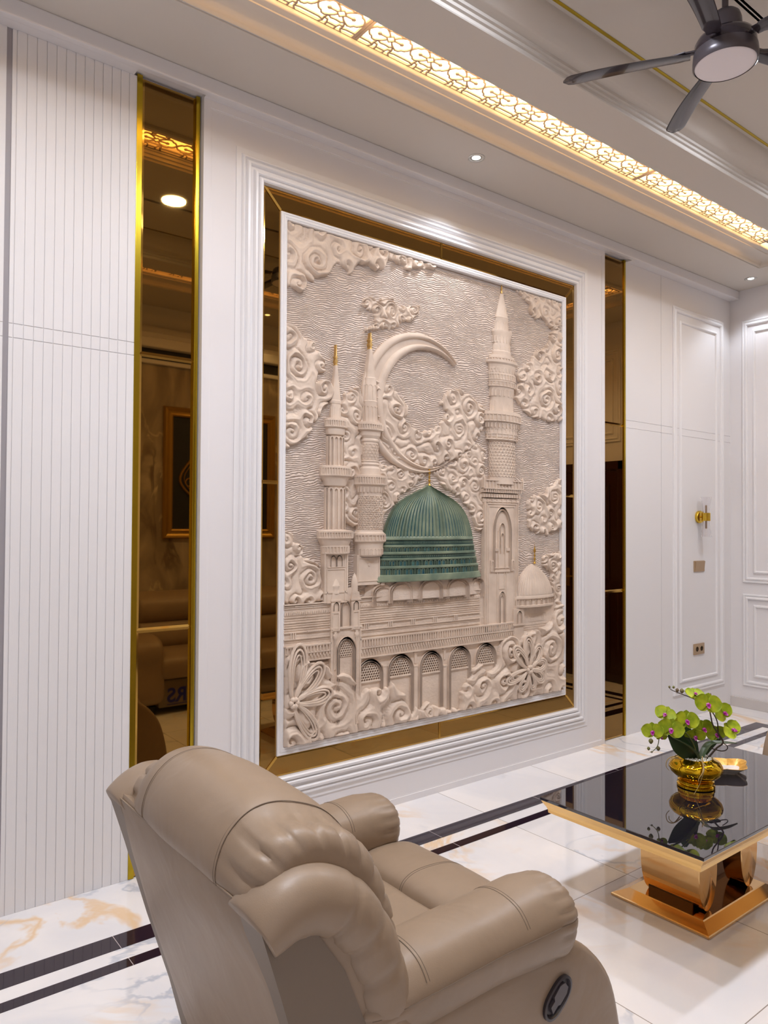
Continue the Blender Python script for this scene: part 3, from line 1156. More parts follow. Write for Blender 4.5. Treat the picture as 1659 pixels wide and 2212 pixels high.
ring_arches(M2, 1050, 1064, 28, 12, 'corbels', t=0.003)
ring_posts(M2, 1155, 1168, 30.5, 13)
ring_arches(M2, 1184, 1198, 26.5, 11, 'corbels', t=0.003)
A3 = ((1089.5, 615), (1080.5, 1330))
M3 = minaret(A3, [(612, .8), (622, 1), (624, 2.4), (627, 1), (631, 2), (634, 1.2), (636, 4.5), (640, 4), (688, 12.5), (690, 14), (693, 13), (719, 13.5), (720, 21), (724, 21), (728, 19.5), (742, 17), (744, 17.5), (762, 17.5), (765, 19), (773, 19), (775, 25), (786, 26), (788, 32), (793, 32), (796, 28), (806, 27.5), (808, 26.5), (837, 26.5), (839, 25.5), (861, 24), (863, 23), (895, 23.5), (897, 38), (912, 38.5), (914, 38), (926, 34), (936, 32), (938, 32.5), (950, 32), (953, 27), (956, 26), (1030, 26.5), (1048, 27)], 6, depth=0.42, base=-0.004)
ring_arches(M3, 694, 719, 13.5, 4, t=0.003)
ring_arches(M3, 727, 742, 18, 9, 'corbels', t=0.003)
ring_arches(M3, 746, 761, 17, 6, t=0.003)
ring_posts(M3, 776, 787, 25.5, 13)
ring_arches(M3, 796, 807, 27, 12, 'corbels', t=0.003)
ring_posts(M3, 811, 822, 26, 14)
ring_posts(M3, 826, 836, 26, 11)
ring_arches(M3, 841, 858, 24.5, 9, 'corbels', t=0.004)
ring_arches(M3, 866, 894, 23, 5, t=0.004)
ring_posts(M3, 898, 912, 38.5, 15)
ring_arches(M3, 915, 926, 36, 15, 'corbels', t=0.003)
ring_arches(M3, 927, 937, 32.5, 13, 'corbels', t=0.003)
ring_posts(M3, 939, 950, 32, 9)


def honey(M, y0, y1, hw, cell, name, t=0.0022, jitter=0.0, hexa=True):
    """raised honeycomb lattice wrapped on a drum"""
    e, xm_, zf, rf, depth = M
    z1, z0 = zf(y0), zf(y1)
    r = rf((y0 + y1) / 2, hw)
    mb = MB()
    rows = int((z1 - z0) / (cell * 0.87))
    rs = random.Random(3)
    arc = PI * r * 0.8
    cols = int(arc / cell)
    for i in range(rows):
        for j in range(cols):
            zc = z0 + (i + 0.5) * (z1 - z0) / rows
            s = (j + 0.5 + (0.5 if i % 2 else 0)) / cols
            if s > 1: continue
            P = []
            for k in range(7):
                a = PI / 6 + k * PI / 3
                rr = cell * 0.56
                ds = rr * math.cos(a) / arc
                jx = rs.uniform(-jitter, jitter)
                x, y = surf(xm_, r, depth, 180 * min(max(s + ds + jx, 0.01), 0.99), 0.002)
                P.append((x, y, zc + rr * math.sin(a) + jx * cell))
            mb.tube(P, t, 4, cap=False)
    mb.build(name, STONE, e)


honey(M3, 957, 1030, 26.5, 0.020, 'honeycomb_lattice', 0.0030)
honey(M2, 1072, 1143, 25, 0.013, 'carved_lattice', 0.0020, 0.03)
honey(M2, 960, 994, 15.5, 0.016, 'carved_band', 0.0018, 0.02)

# ---- flat architectural pieces (polygons in picture order, standing on the ground)


def slab(name, px, y1, material=None, y0=-0.004, parent=ART, Y=-0.030):
    mb = MB()
    mb.prism(RP(px, Y), y0, y1)
    return mb.build(name, material or STONE, parent)


def bx(mb, xa, ya, xb, yb, y0, y1, slope=0.0):
    """bar in picture coordinates: top-left (xa,ya) to bottom-right (xb,yb); slope = dy/dx of its horizontal edges"""
    k = (xb - xa) * slope
    mb.prism(RP([(xa, ya), (xb, ya + k), (xb, yb + k), (xa, yb)]), y0, y1)
def wr(mb, xa, ya, xb, yb, y1, y0=-0.004, bev=0.0):
    """upright rectangle on the relief: top-left seen at (xa,ya), bottom-right at (xb,yb); front at depth y1"""
    x0, z1 = R2(xa, ya)
    x1, z0 = R2(xb, yb)
    mb.box(x0, x1, y1, y0, z0, z1, bev)
    return x0, x1, z0, z1


def rim(mb, x0, x1, z0, z1, t, y1, h=0.003):
    """raised rectangular border on a face at depth y1"""
    frame_ring(mb, (x0, x1, z0, z1), [(0, -y1 - 0.001), (0, -y1 + h), (t, -y1 + h), (t, -y1 - 0.001)], WALLMAP)


# base of the left minaret
e = M1[0]
b = MB()
x0, x1, z0, z1 = wr(b, 697, 1194, 747, 1300, -0.046, bev=0.002)
rim(b, x0, x1, z0 + .05, z1, .008, -0.046)
rim(b, x0 + .016, x1 - .016, z1 - .075, z1 - .010, .004, -0.046)
w_ = (x1 - x0) / 4
for s in (-1, 1):
    arch_frame(b, (x0 + x1) / 2 + s * w_ * .52, z1 - .072, z1 - .014, w_ * .5, .004, -0.046, -0.0505)
rim(b, x0 + .016, x1 - .016, z0, z1 - .082, .004, -0.046)
b.build('tower_base', STONE, e)
# base of the middle minaret
e = M2[0]
b = MB()
x0, x1, z0, z1 = wr(b, 768, 1199, 817, 1262, -0.046, bev=0.002)
rim(b, x0 + .006, x1 - .004, z0 + .02, z1 - .012, .005, -0.046)
b.box((x0 + x1) / 2 - .004, (x0 + x1) / 2 + .005, -0.0495, -0.046, z0 + .10, z0 + .112)
b.build('tower_base', STONE, e)
# square shaft of the tall minaret
e = M3[0]
b = MB()
x0, x1, z0, z1 = wr(b, 1045, 1080, 1118, 1350, -0.036, bev=0.002)
for t, h in ((.004, .004), (.018, .004), (.034, .003)):
    rim(b, x0 + t, x1 - t, z0 - .02, z1 - t, .006, -0.036, h)
xc = (x0 + x1) / 2
H = z1 - z0
arch_frame(b, xc, z1 - H * .56, z1 - .040, .082, .009, -0.036, -0.044, 0.75, 10)
arch_frame(b, xc, z1 - H * .56, z1 - .062, .064, .005, -0.036, -0.042, 0.75, 10)
for s in (-1, 1):
    b.box(xc + s * .030 - .004, xc + s * .030 + .004, -0.036, -0.042, z1 - H * .54, z1 - H * .24)
    b.box(xc + s * .090 - .012, xc + s * .090 + .012, -0.036, -0.046, z1 - H * .56, z1 - H * .47, .002)
    arch_frame(b, xc + s * .090, z1 - H * .55, z1 - H * .48, .007, .002, -0.046, -0.049)
    for q in range(5):
        b.box(xc + s * (.040 + q * .005) - .002, xc + s * (.040 + q * .005) + .002, -0.036, -0.044, z1 - H * .40, z1 - H * .375)
arch_frame(b, xc, z1 - H * .37, z1 - H * .18, .024, .005, -0.036, -0.043, 0.6)
arch_frame(b, xc, z1 - H * .42, z1 - H * .26, .016, .004, -0.036, -0.043, 0.6)
b.box(xc - .066, xc + .066, -0.036, -0.043, z1 - H * .565, z1 - H * .55)
b.box(xc - .066, xc + .066, -0.036, -0.041, z1 - H * .535, z1 - H * .528)
rim(b, xc - .026, xc + .026, z1 - H * .70, z1 - H * .56, .005, -0.036)
arch_frame(b, xc, z0, z1 - H * .72, .026, .006, -0.036, -0.043, 0.3)
arch_frame(b, xc, z0, z1 - H * .75, .016, .004, -0.036, -0.042, 0.3)
for s in (-1, 1):
    b.box(xc + s * .040 - .003, xc + s * .040 + .003, -0.036, -0.040, z0, z1 - H * .57)
b.build('tower_base', STONE, e)
b = MB()                                          # corbelled gallery
x0, x1, z0, z1 = wr(b, 1041, 1036, 1124, 1058, -0.046)
for k in range(12):
    xx = x0 + (x1 - x0) * (k + 0.5) / 12
    b.box(xx - .0035, xx + .0035, -0.046, -0.051, z0, z1)
b.box(x0 - .003, x1 + .003, -0.046, -0.053, z0 - .005, z0 + .003)
b.box(x0 - .003, x1 + .003, -0.046, -0.053, z1 - .004, z1 + .002)
for xx in (x0, x1):
    b.box(xx - .005, xx + .005, -0.040, -0.054, z0, z1 + .012)
    b.lathe([(.006, 0), (.004, .006), (0, .014)], (xx, -0.047, z1 + .012), 8)
b.build('balustrade', STONE, e)
b = MB()
za, zb = z0, R2(1082, 1087)[1]
for r_i, (ya, hb) in enumerate(((-.050, 0.0), (-.045, .33), (-.040, .66))):
    zt = za + (zb - za) * hb - .003
    zd = za + (zb - za) * (hb + .30)
    b.box(x0 + r_i * .006, x1 - r_i * .006, -0.004, ya + .006, zd, zt)
    nn = (18, 14, 7)[r_i]
    for k in range(nn):
        xx = x0 + .008 + r_i * .006 + (x1 - x0 - .016 - r_i * .012) * (k + 0.5) / nn
        b.box(xx - .0035 - r_i * .001, xx + .0035 + r_i * .001, ya + .006, ya - .001, zd, zt - .004)
b.build('corbels', STONE, e)

# ---- the green dome
DOME = empty('green_dome')
DOME.parent = ART
GREEN = mat('green_glaze', (0.13, 0.21, 0.155), 0.38)
add_noise_color(GREEN, (0.13, 0.185, 0.135), (0.25, 0.30, 0.205), 9, 3)
DGR = mat('deep_teal_glaze', (0.02, 0.055, 0.05), 0.35)
add_noise_color(DGR, (0.013, 0.045, 0.042), (0.04, 0.085, 0.07), 20, 3)
TEAL = mat('teal_glaze', (0.03, 0.12, 0.15), 0.35)
add_noise_color(TEAL, (0.012, 0.075, 0.115), (0.07, 0.17, 0.15), 30, 3)
dp = [(1046, 1.4), (1049, 4), (1053, 9), (1057, 15.5), (1062, 25), (1068, 35.5), (1075, 48), (1083, 59), (1092, 68.5), (1102, 76), (1112, 81.5), (1123, 86), (1135, 90), (1148, 93.5), (1160, 95)]
dpts = []
for py, hw in dp:
    xl = R2(927 - hw * 1.02, py + hw * 0.045)[0]
    xr = R2(927 + hw * 0.98, py)[0]
    dpts.append(((xl + xr) / 2, R2(927, py)[1], (xr - xl) / 2))
xd = 2.742
dd = 0.062 / dpts[-1][2]
NR = 38
b = MB()
b2 = MB()
rings = []
for (x, z, r) in dpts:
    row = []
    for i in range(NR * 6 + 1):
        u = i / (NR * 6)
        ph = (u * NR) % 1.0
        bump = 1 + 0.050 * min(1, r / 0.03) * (math.sin(PI * ph) ** 0.7 - 0.5)
        a = PI + PI * u
        row.append((xd + r * math.cos(a) * (1 + (bump - 1) * 0.3), BG - 0.012 + r * dd * math.sin(a) * bump * 1.0 - (bump - 1) * 0.17, z))
    rings.append([(row[0][0], BG + .002, z)] + row + [(row[-1][0], BG + .002, z)])
b.rings(rings, closed=False)
b.build('ribbed_shell', GREEN, DOME, smooth=60)
# blue-green inlay in the flutes
b = MB()
for k in range(3, NR - 3):
    if (k * 7) % 11 in (1, 4): continue
    u = (k + 0.0) / NR
    a = PI + PI * u
    P = []
    n0 = 4 + (k * 5) % 4
    for (x, z, r) in dpts[n0:]:
        P.append((xd + r * math.cos(a) * 1.0, BG - 0.012 + r * dd * math.sin(a) * 0.982, z))
    b.tube(P, [0.0010 + 0.0028 * i / len(P) for i in range(len(P))], 4)
b.build('teal_inlay', TEAL, DOME)


def band_pt(hw, py, a, out=0.0):
    r = hwr(hw, py)
    t = PI + math.radians(a)
    return (xd + (r + out) * math.cos(t), BG - 0.012 + (r * dd + out) * math.sin(t), R2(927, py)[1])


def hwr(hw, py):
    return (R2(927 + hw, py)[0] - R2(927 - hw, py)[0]) / 2 * 1.005


def dome_band(mb, rows, seg=60):
    rings = []
    for py, hw, out in rows:
        row = [band_pt(hw, py, 180 * i / seg, out) for i in range(seg + 1)]
        rings.append([(row[0][0], BG + .002, row[0][2])] + row + [(row[-1][0], BG + .002, row[-1][2])])
    mb.rings(rings, closed=False)


b = MB()
dome_band(b, [(1158, 95, 0), (1161, 96, .004), (1165, 97, .004), (1166, 96.5, 0), (1176, 98, 0), (1177, 98.5, .003), (1180, 99, .003), (1181, 98.5, -.002), (1190, 101, -.002), (1191, 101.5, .004), (1195, 102, .004), (1196, 101.5, 0),
              (1203, 103, 0), (1204, 103.5, .003), (1207, 104, .003), (1208, 104, -.003), (1219, 106.5, -.003), (1220, 107, .004), (1224, 108, .004), (1225, 107.5, -.003), (1237, 110, -.003), (1238, 111, .004), (1242, 112, .005), (1246, 113.5, .004), (1250, 115, .003), (1252, 115, -.01)])
b.build('dome_drum', DGR, DOME, smooth=30)
b = MB()
for rr_ in ([(1158, 95, .001), (1161, 96, .006), (1165, 97, .006), (1166, 96.5, .001)], [(1176, 98, .001), (1177, 98.5, .005), (1180, 99, .005), (1181, 98.5, .001)], [(1190, 101, .001), (1191, 101.5, .006), (1195, 102, .006), (1196, 101.5, .001)],
            [(1203, 103, .001), (1204, 103.5, .005), (1207, 104, .005), (1208, 104, .001)], [(1219, 106.5, .001), (1220, 107, .006), (1224, 108, .006), (1225, 107.5, .001)], [(1237, 110, .001), (1238, 111, .006), (1242, 112, .007), (1246, 113.5, .006), (1250, 115, .005), (1252, 115, .0)]):
    dome_band(b, rr_)
b.build('drum_rings', GREEN, DOME, smooth=30)
# rows of little windows and teeth on the drum
for (ya, yb, hw, cnt, t, nm) in ((1181, 1190, 99.5, 44, .0016, 'small_arches'), (1208, 1220, 105, 36, .0022, 'drum_windows'), (1225, 1238, 109, 40, .0022, 'drum_arches')):
    b = MB()
    bt = MB()
    for k in range(cnt):
        a0, a1 = 180 * (k + .08) / cnt, 180 * (k + .92) / cnt
        if (k % 3) == 2:
            a0 += 180 / cnt * .2
            a1 -= 180 / cnt * .2
        pa, pb = band_pt(hw, yb, a0, 0), band_pt(hw, yb, a1, 0)
        za, zb = pa[2], R2(927, ya)[1]
        wq = (pb[0] - pa[0]) / 2
        if wq < .0012: continue
        tmp = MB()
        arch_frame(tmp, 0, za, zb, wq, min(t, wq * .4), -.002, .002, 0.05, 5)
        vs = [(pa[0] + (x + wq), pa[1] + (pb[1] - pa[1]) * (x + wq) / (2 * wq) + y, z) for x, y, z in tmp.v]
        b.add(vs, tmp.f)
        q = t * .9
        if wq > q * 1.6 and k % 3 != 2:
            u0, u1 = q / (2 * wq), 1 - q / (2 * wq)
            P = [(pa[0] + (pb[0] - pa[0]) * u, pa[1] + (pb[1] - pa[1]) * u + .0012, z) for u, z in ((u0, za + q), (u1, za + q), (u1, zb - 2 * q), (u0, zb - 2 * q))]
            bt.add(P, [(0, 1, 2, 3)])
    o = b.build(nm, GREEN, DOME)
    bt.build('teal_panes', TEAL, o)
for (py, hw, cnt, hh, wd) in ((1171, 97, 90, .010, .0022), (1199.5, 102.5, 80, .008, .0028)):
    b = MB()
    for k in range(cnt):
        p = band_pt(hw, py, 180 * (k + .5) / cnt, .0015)
        b.box(p[0] - wd / 2, p[0] + wd / 2, p[1] - .001, p[1] + .004, p[2] - hh / 2, p[2] + hh / 2)
    b.build('drum_teeth', GREEN, DOME)


def finial(x, z0, s, parent, y=BG - 0.012):
    pr = [(.006, 0), (.0105, .004), (.006, .012), (.0035, .018), (.005, .024), (.009, .031), (.0045, .038), (.0032, .044), (.0075, .052), (.0032, .060), (.0028, .066), (.006, .072), (.009, .082), (.0055, .094), (.0018, .108), (.0006, .128)]
    mb = MB()
    mb.lathe([(r * s, zz_ * s) for r, zz_ in pr], (x, y, z0), 14, sy=.8)
    return mb.build('finial', mat('finial_gold', (0.62, 0.36, 0.07), 0.28, 0.85), parent, smooth=60)


finial(xd, R2(929, 1050)[1], 0.98, DOME, BG - .012)

# cream base under the green dome with ogee arches
b = MB()
rows = [(1250, 111), (1256, 113), (1262, 118), (1290, 122)]
rings = []
for py, hw in rows:
    r = hwr(hw, py) * 1.03
    rings.append([(xd - .015 + r * math.cos(PI + PI * i / 40), BG + r * (0.052 / 0.42) * math.sin(PI + PI * i / 40), R2(927, py)[1]) for i in range(41)])
b.rings(rings, closed=False)
o = b.build('dome_base', STONEW, ART)
b = MB()
for (cx_, yt, hw) in ((822, 1262, 20), (859, 1255, 24), (922, 1249, 25), (982, 1247, 24), (1030, 1248, 13)):
    cxw, zt = R2(cx_, yt)
    hww = (R2(cx_ + hw, yt)[0] - R2(cx_ - hw, yt)[0]) / 2
    rb_ = hwr(118, 1265) * 1.03
    yy = BG - rb_ * (0.052 / 0.42) * math.sqrt(max(0.05, 1 - ((cxw - xd + .015) / rb_) ** 2)) + .002
    arch_frame(b, cxw, zt - .115, zt, hww, .012, yy + .02, yy - .012, -0.35, 8)
    arch_frame(b, cxw, zt - .115, zt - .014, hww - .016, .006, yy + .02, yy - .007, -0.35, 8)
    b.prism([(cxw - .012, zt - .004), (cxw + .012, zt - .004), (cxw + .010, zt + .008), (cxw + .004, zt + .012), (cxw, zt + .026), (cxw - .004, zt + .012), (cxw - .010, zt + .008)], yy + .02, yy - .012)
b.build('ogee_arches', STONE, o)

# small ribbed dome, lower right
SD = empty('small_dome')
SD.parent = ART
xs_, _ = R2(1154, 1290)
b = MB()
rings = []
sdp = [(1218, 2), (1220, 7), (1228, 15), (1238, 24), (1248, 31), (1260, 37), (1272, 41), (1284, 43.5)]
NRs = 22
for py, hw in sdp:
    r = (R2(1154 + hw, py)[0] - R2(1154 - hw, py)[0]) / 2
    z = R2(1154, py)[1]
    row = []
    for i in range(NRs * 6 + 1):
        ph = (i / 6.0) % 1.0
        a = PI + PI * i / (NRs * 6)
        bump = 1 + .022 * (math.sin(PI * ph) ** .4 - 1)
        row.append((xs_ + r * math.cos(a) * bump, BG + r * .30 * math.sin(a) * bump - (bump - 1) * .06, z))
    rings.append(row)
b.rings(rings, closed=False)
b.build('ribbed_shell', STONE, SD, smooth=50)
b = MB()
rings = []
for py, hw, o_ in ((1284, 44, .004), (1288, 45, .006), (1291, 45, .006), (1292, 43, 0), (1304, 43, 0), (1305, 44.5, .005), (1309, 44, .005), (1310, 41, 0)):
    r = (R2(1154 + hw, py)[0] - R2(1154 - hw, py)[0]) / 2
    rings.append([(xs_ + (r + o_ * .3) * math.cos(PI + PI * i / 30), BG + (r * .30 + o_) * math.sin(PI + PI * i / 30), R2(1154, py)[1]) for i in range(31)])
b.rings(rings, closed=False)
for k in range(12):
    a = PI + PI * (k + .5) / 12
    r = (R2(1154 + 43.5, 1298)[0] - R2(1154 - 43.5, 1298)[0]) / 2
    x, y = xs_ + r * math.cos(a), BG + r * .30 * math.sin(a)
    arch_frame(b, x, R2(1154, 1304)[1], R2(1154, 1292)[1], .0085, .003, y - .001, y - .006, .2, 4)
b.build('drum_ring', STONE, SD)
finial(R2(1157, 1216)[0], R2(1157, 1218)[1], 1.02, SD)
b = MB()
b.prism(RP([(1101, 1316), (1106, 1304), (1199, 1296), (1204, 1330), (1204, 1370), (1101, 1380)]), -0.004, -0.030)
b.build('dome_block', STONEW, SD)

# upper roof bands, balustrades and the arcade wall
b = MB()
x0, x1, z0, z1 = wr(b, 773, 1291, 1035, 1350, -0.034, bev=.002)
rows_ = 17
for side, (xa, xb) in (('r', (x0, x1)), ('l', (AR[0] - .003, R2(712, 1300)[0]))):
    if side == 'l':
        b.box(xa, xb, -0.004, -0.034, z0 - .012, z1 - .012)
    zt = z1 - (.012 if side == 'l' else 0)
    zb_ = z0 - (.012 if side == 'l' else 0)
    rs = random.Random(5)
    for k, (f, hh, o_) in enumerate(((0.0, .006, .010), (.05, .004, .006), (.09, .005, .005), (.30, .0035, .004), (.36, .003, .003), (.42, .003, .004), (.48, .0035, .003), (.53, .003, .004), (.59, .003, .003), (.645, .0045, .007), (.80, .0045, .007), (.86, .003, .003), (.95, .005, .004))):
        zc = zt - (zt - zb_) * f
        # slightly broken courses
        xx = xa
        while xx < xb:
            L = rs.uniform(.05, .30)
            b.box(xx, min(xx + L - .0015, xb), -0.034, -0.034 - o_ * rs.uniform(.8, 1.1), zc - hh / 2 + rs.uniform(-.0006, .0006), zc + hh / 2)
            xx += L
    n = int((xb - xa) / .0105)
    for k in range(n):
        xx = xa + (xb - xa) * (k + .5) / n
        zc = zt - (zt - zb_) * .20
        b.box(xx - .003, xx + .003, -0.034, -0.040, zc - .008, zc + .004)
    for k in range(int((xb - xa) / .16)):
        xx = xa + .05 + .16 * k
        for q in (-.012, 0, .012):
            b.box(xx + q - .0025, xx + q + .0025, -0.034, -0.041, zt - (zt - zb_) * .80, zt - (zt - zb_) * .645)
b.build('roof_wall', STONEW, ART)
b = MB()
wr(b, 1034, 1277, 1046, 1334, -0.030, bev=.001)
x0, x1, z0, z1 = wr(b, 1035, 1333, 1102, 1352, -0.032)
rim(b, x0 + .02, x1 - .004, z0 + .006, z1 - .004, .004, -0.032)
b.build('roof_block', STONE, ART)

for (xa, ya, xb, yb, ybb) in ((774, 1379, 1106, 1379, 1346), (614, 1397, 712, 1421, 1390)):
    b = MB()
    x0, z1 = R2(xa, ya)
    x1, z0 = R2(xb, yb)
    H = z1 - z0
    b.box(x0, x1, -0.004, -0.040, z0, z1)
    b.box(x0, x1, -0.040, -0.048, z1 - .008, z1, .001)
    b.box(x0, x1, -0.040, -0.047, z1 - H * .52, z1 - H * .44)
    b.box(x0, x1, -0.040, -0.045, z0, z0 + .006)
    n = int((x1 - x0) / .0175)
    for k in range(n):
        xx = x0 + (x1 - x0) * (k + .5) / n
        b.box(xx - .0032, xx + .0032, -0.040, -0.047, z1 - H * .46, z1 - .006)
        b.box(xx + .0032, xx + .0145, -0.040, -0.045, z1 - .0125, z1 - .007)
        # brackets below
        zc = z1 - H * .56
        b.prism([(xx - .0045, zc), (xx + .0045, zc), (xx + .002, zc - H * .18), (xx - .002, zc - H * .14)], -0.040, -0.047)
        b.prism([(xx + .004, zc - H * .16), (xx + .012, zc - H * .16), (xx + .006, zc - H * .34)], -0.040, -0.045)
    b.build('balustrade', STONE, ART)

b = MB()
xA, zA = R2(774, 1410)
xB, zB = R2(1215, 1500)
b.box(AR[0] - .003, xB, -0.004, -0.026, AR[2] - .003, R2(1106, 1378)[1] + .002)
b.build('arcade_wall', STONEW, ART)
for i, (cx_, yo_t, hw, ywt, whw, yw_b, ybot) in enumerate(((798, 1423, 28.5, 1433, 19.5, 1471, 1560), (864, 1412, 28, 1424, 19, 1459, 1548), (930, 1405, 24.5, 1417, 17.5, 1452, 1540), (992, 1395, 23.5, 1408, 16.5, 1443, 1530), (1048, 1388, 22.5, 1400, 15, 1433, 1500))):
    e = empty('arcade_window')
    e.parent = ART
    cxw, zt = R2(cx_, yo_t)
    k = (R2(cx_ + 10, yo_t)[0] - R2(cx_ - 10, yo_t)[0]) / 20
    zb_ = R2(cx_, ybot)[1]
    b = MB()
    arch_frame(b, cxw, zb_, zt, hw * k, .010, -0.026, -0.040, 0.0, 12)
    arch_frame(b, cxw, zb_, zt - .014, hw * k - .013, .006, -0.026, -0.036, 0.0, 12)
    b.build('arch_moulding', STONE, e, smooth=30)
    zt2, zb2 = R2(cx_, ywt)[1], R2(cx_, yw_b)[1]
    wq = hw * k - .020
    b = MB()
    o_ = arch_line(cxw, zb2, zt - .024, wq, 8, 0)
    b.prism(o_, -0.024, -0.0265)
    b.build('painted_recess', mat('painted_shade_resin', (0.30, 0.22, 0.16), 0.7), e)  # flush plate, the opening's shade painted in as darker resin
    b = MB()
    cell = .0155
    rows_ = int((zt - .024 - zb2) / (cell * .87)) + 1
    ln = arch_line(cxw, zb2, zt - .026, wq, 8, 0)
    for r_i in range(rows_):
        for c_i in range(-6, 7):
            x = cxw + (c_i + (.5 if r_i % 2 else 0)) * cell
            z = zb2 + (r_i + .5) * cell * .87
            # inside the arch?
            zs = zt - .026 - wq
            if abs(x - cxw) > wq - .003: continue
            if z > zs and math.hypot(x - cxw, z - zs) > wq - .002: continue
            P = [(x + cell * .54 * math.cos(PI / 6 + q * PI / 3), -0.0295, z + cell * .54 * math.sin(PI / 6 + q * PI / 3)) for q in range(7)]
            b.tube(P, .0021, 4, cap=False)
    b.build('lattice', STONE, e)
    b = MB()
    b.box(cxw - wq - .003, cxw + wq + .003, -0.026, -0.037, zb2 - .006, zb2 + .002, .001)
    b.box(cxw - wq, cxw + wq, -0.020, -0.029, zb_, zb2 - .006)
    b.build('door_panel', STONEW, e)
# columns with capitals between the arches
for cx_, yt in ((831, 1440), (898, 1399), (961, 1392), (1020, 1418)):
    b = MB()
    cxw, zt = R2(cx_, yt)
    zq = R2(cx_, 1437)[1]
    b.box(cxw - .013, cxw + .013, -0.026, -0.034, AR[2], zq, .002)
    b.box(cxw - .016, cxw + .016, -0.026, -0.036, zq - .006, zq + .002)
    if yt < 1402:
        b.lathe([(.006, 0), (.009, .035), (.011, .05), (.016, .056), (.010, .062), (.014, .072), (.017, .076)], (cxw, -0.028, zt - .085), 10, sy=.6)
    b.build('column', STONE, ART)

# gate tower on the left
GT = empty('gate_tower')
GT.parent = ART
b = MB()
x0, x1, z0, z1 = wr(b, 711, 1358, 775, 1560, -0.044, bev=.002)
rim(b, x0, x1, z0, z1, .007, -0.044, .004)
b.box(x0 - .003, x1 + .003, -0.040, -0.052, z1 - .004, z1 + .006)
b.build('gate_body', STONEW, GT)
cxw = R2(743, 1380)[0]
zt = R2(743, 1374)[1]
b = MB()
arch_frame(b, cxw, z0, zt, .060, .010, -0.044, -0.056, 0.15, 12)
arch_frame(b, cxw, z0, zt - .014, .045, .006, -0.044, -0.052, 0.15, 12)
for s in (-1, 1):
    b.lathe([(.005, 0), (.005, .15), (.009, .155), (.013, .17), (.007, .18), (.010, .19)], (cxw + s * .066, -0.048, zt - .20 + .04), 10, sy=.6)
b.build('gate_arch', STONE, GT, smooth=35)
b = MB()
for r_i in range(7):
    for c_i in range(-3, 4):
        cell = .0135
        x = cxw + (c_i + (.5 if r_i % 2 else 0)) * cell
        z = zt - .095 + r_i * cell * .87
        if abs(x - cxw) > .034: continue
        if z > zt - .055 and math.hypot(x - cxw, z - zt + .055) > .034: continue
        P = [(x + cell * .54 * math.cos(PI / 6 + q * PI / 3), -0.0465, z + cell * .54 * math.sin(PI / 6 + q * PI / 3)) for q in range(7)]
        b.tube(P, .0019, 4, cap=False)
b.build('lattice', STONE, GT)
b = MB()
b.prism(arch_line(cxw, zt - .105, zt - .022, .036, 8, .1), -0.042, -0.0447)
b.build('painted_recess', mat('painted_shade_resin', (0.30, 0.22, 0.16), 0.7), GT)  # plate behind the gate lattice, shade of the hollow put into its colour
b = MB()
x0, x1, z0, z1 = wr(b, 711, 1298, 775, 1358, -0.036, bev=.001)
arch_frame(b, cxw, z0 + .004, R2(743, 1296)[1], .030, .008, -0.036, -0.048, .5, 10)
b.box(x0 + .03, x1 - .03, -0.030, -0.040, z1 - .01, z1 + .062)
for cx_ in (721, 764):
    xc = R2(cx_, 1310)[0]
    b.box(xc - .027, xc + .027, -0.034, -0.050, z0, z1, .002)
    rim(b, xc - .020, xc + .020, z0 + .004, z0 + (z1 - z0) * .62, .005, -0.050)
    arch_frame(b, xc, z0 + (z1 - z0) * .66, z1 - .006, .017, .005, -0.050, -0.055, .1)
    b.box(xc - .031, xc + .031, -0.034, -0.054, z1 - .003, z1 + .006)
    b.prism([(xc - .027, z1 + .006), (xc + .027, z1 + .006), (xc + .020, z1 + .040), (xc - .020, z1 + .040)], -0.030, -0.050)
b.build('gate_upper', STONE, GT)
for cx_, pointed in ((722, True), (764, False)):
    xc, zq = R2(cx_, 1283)
    b = MB()
    if pointed:
        pr = [(.024, 0), (.026, .004), (.024, .010), (.024, .035), (.027, .040), (.024, .047), (.017, .070), (.009, .092), (.003, .110), (0, .120)]
    else:
        pr = [(.020, 0), (.022, .004), (.020, .010), (.020, .038), (.021, .045), (.019, .062), (.015, .080), (.009, .096), (.003, .104), (.0, .112)]
    b.lathe(pr, (xc, -0.036, zq), 16, sy=.7)
    b.build('turret', STONE, GT, smooth=40)

# pier beside the small dome
b = MB()
x0, x1, z0, z1 = wr(b, 1106, 1315, 1129, 1347, -0.044, bev=.002)
arch_frame(b, (x0 + x1) / 2, z0 + .008, z1 - .014, .022, .007, -0.044, -0.051, .1)
b.box(x0 - .006, x1 + .004, -0.036, -0.050, z0 - .006, z0 + .002)
wr(b, 1107, 1348, 1128, 1420, -0.042, bev=.002)
b.build('pier', STONE, ART)
b = MB()
x0, x1, z0, z1 = wr(b, 1129, 1322, 1215, 1400, -0.028)
rim(b, x0 + .055, x0 + .20, z1 - .065, z1 - .02, .006, -0.028, .004)
rim(b, x0 + .070, x0 + .185, z1 - .055, z1 - .03, .004, -0.028, .003)
for k in range(7):
    b.box(x0, x1, -0.028, -0.032, z1 - .085 - .014 * k, z1 - .080 - .014 * k)
b.build('side_wall', STONEW, ART)

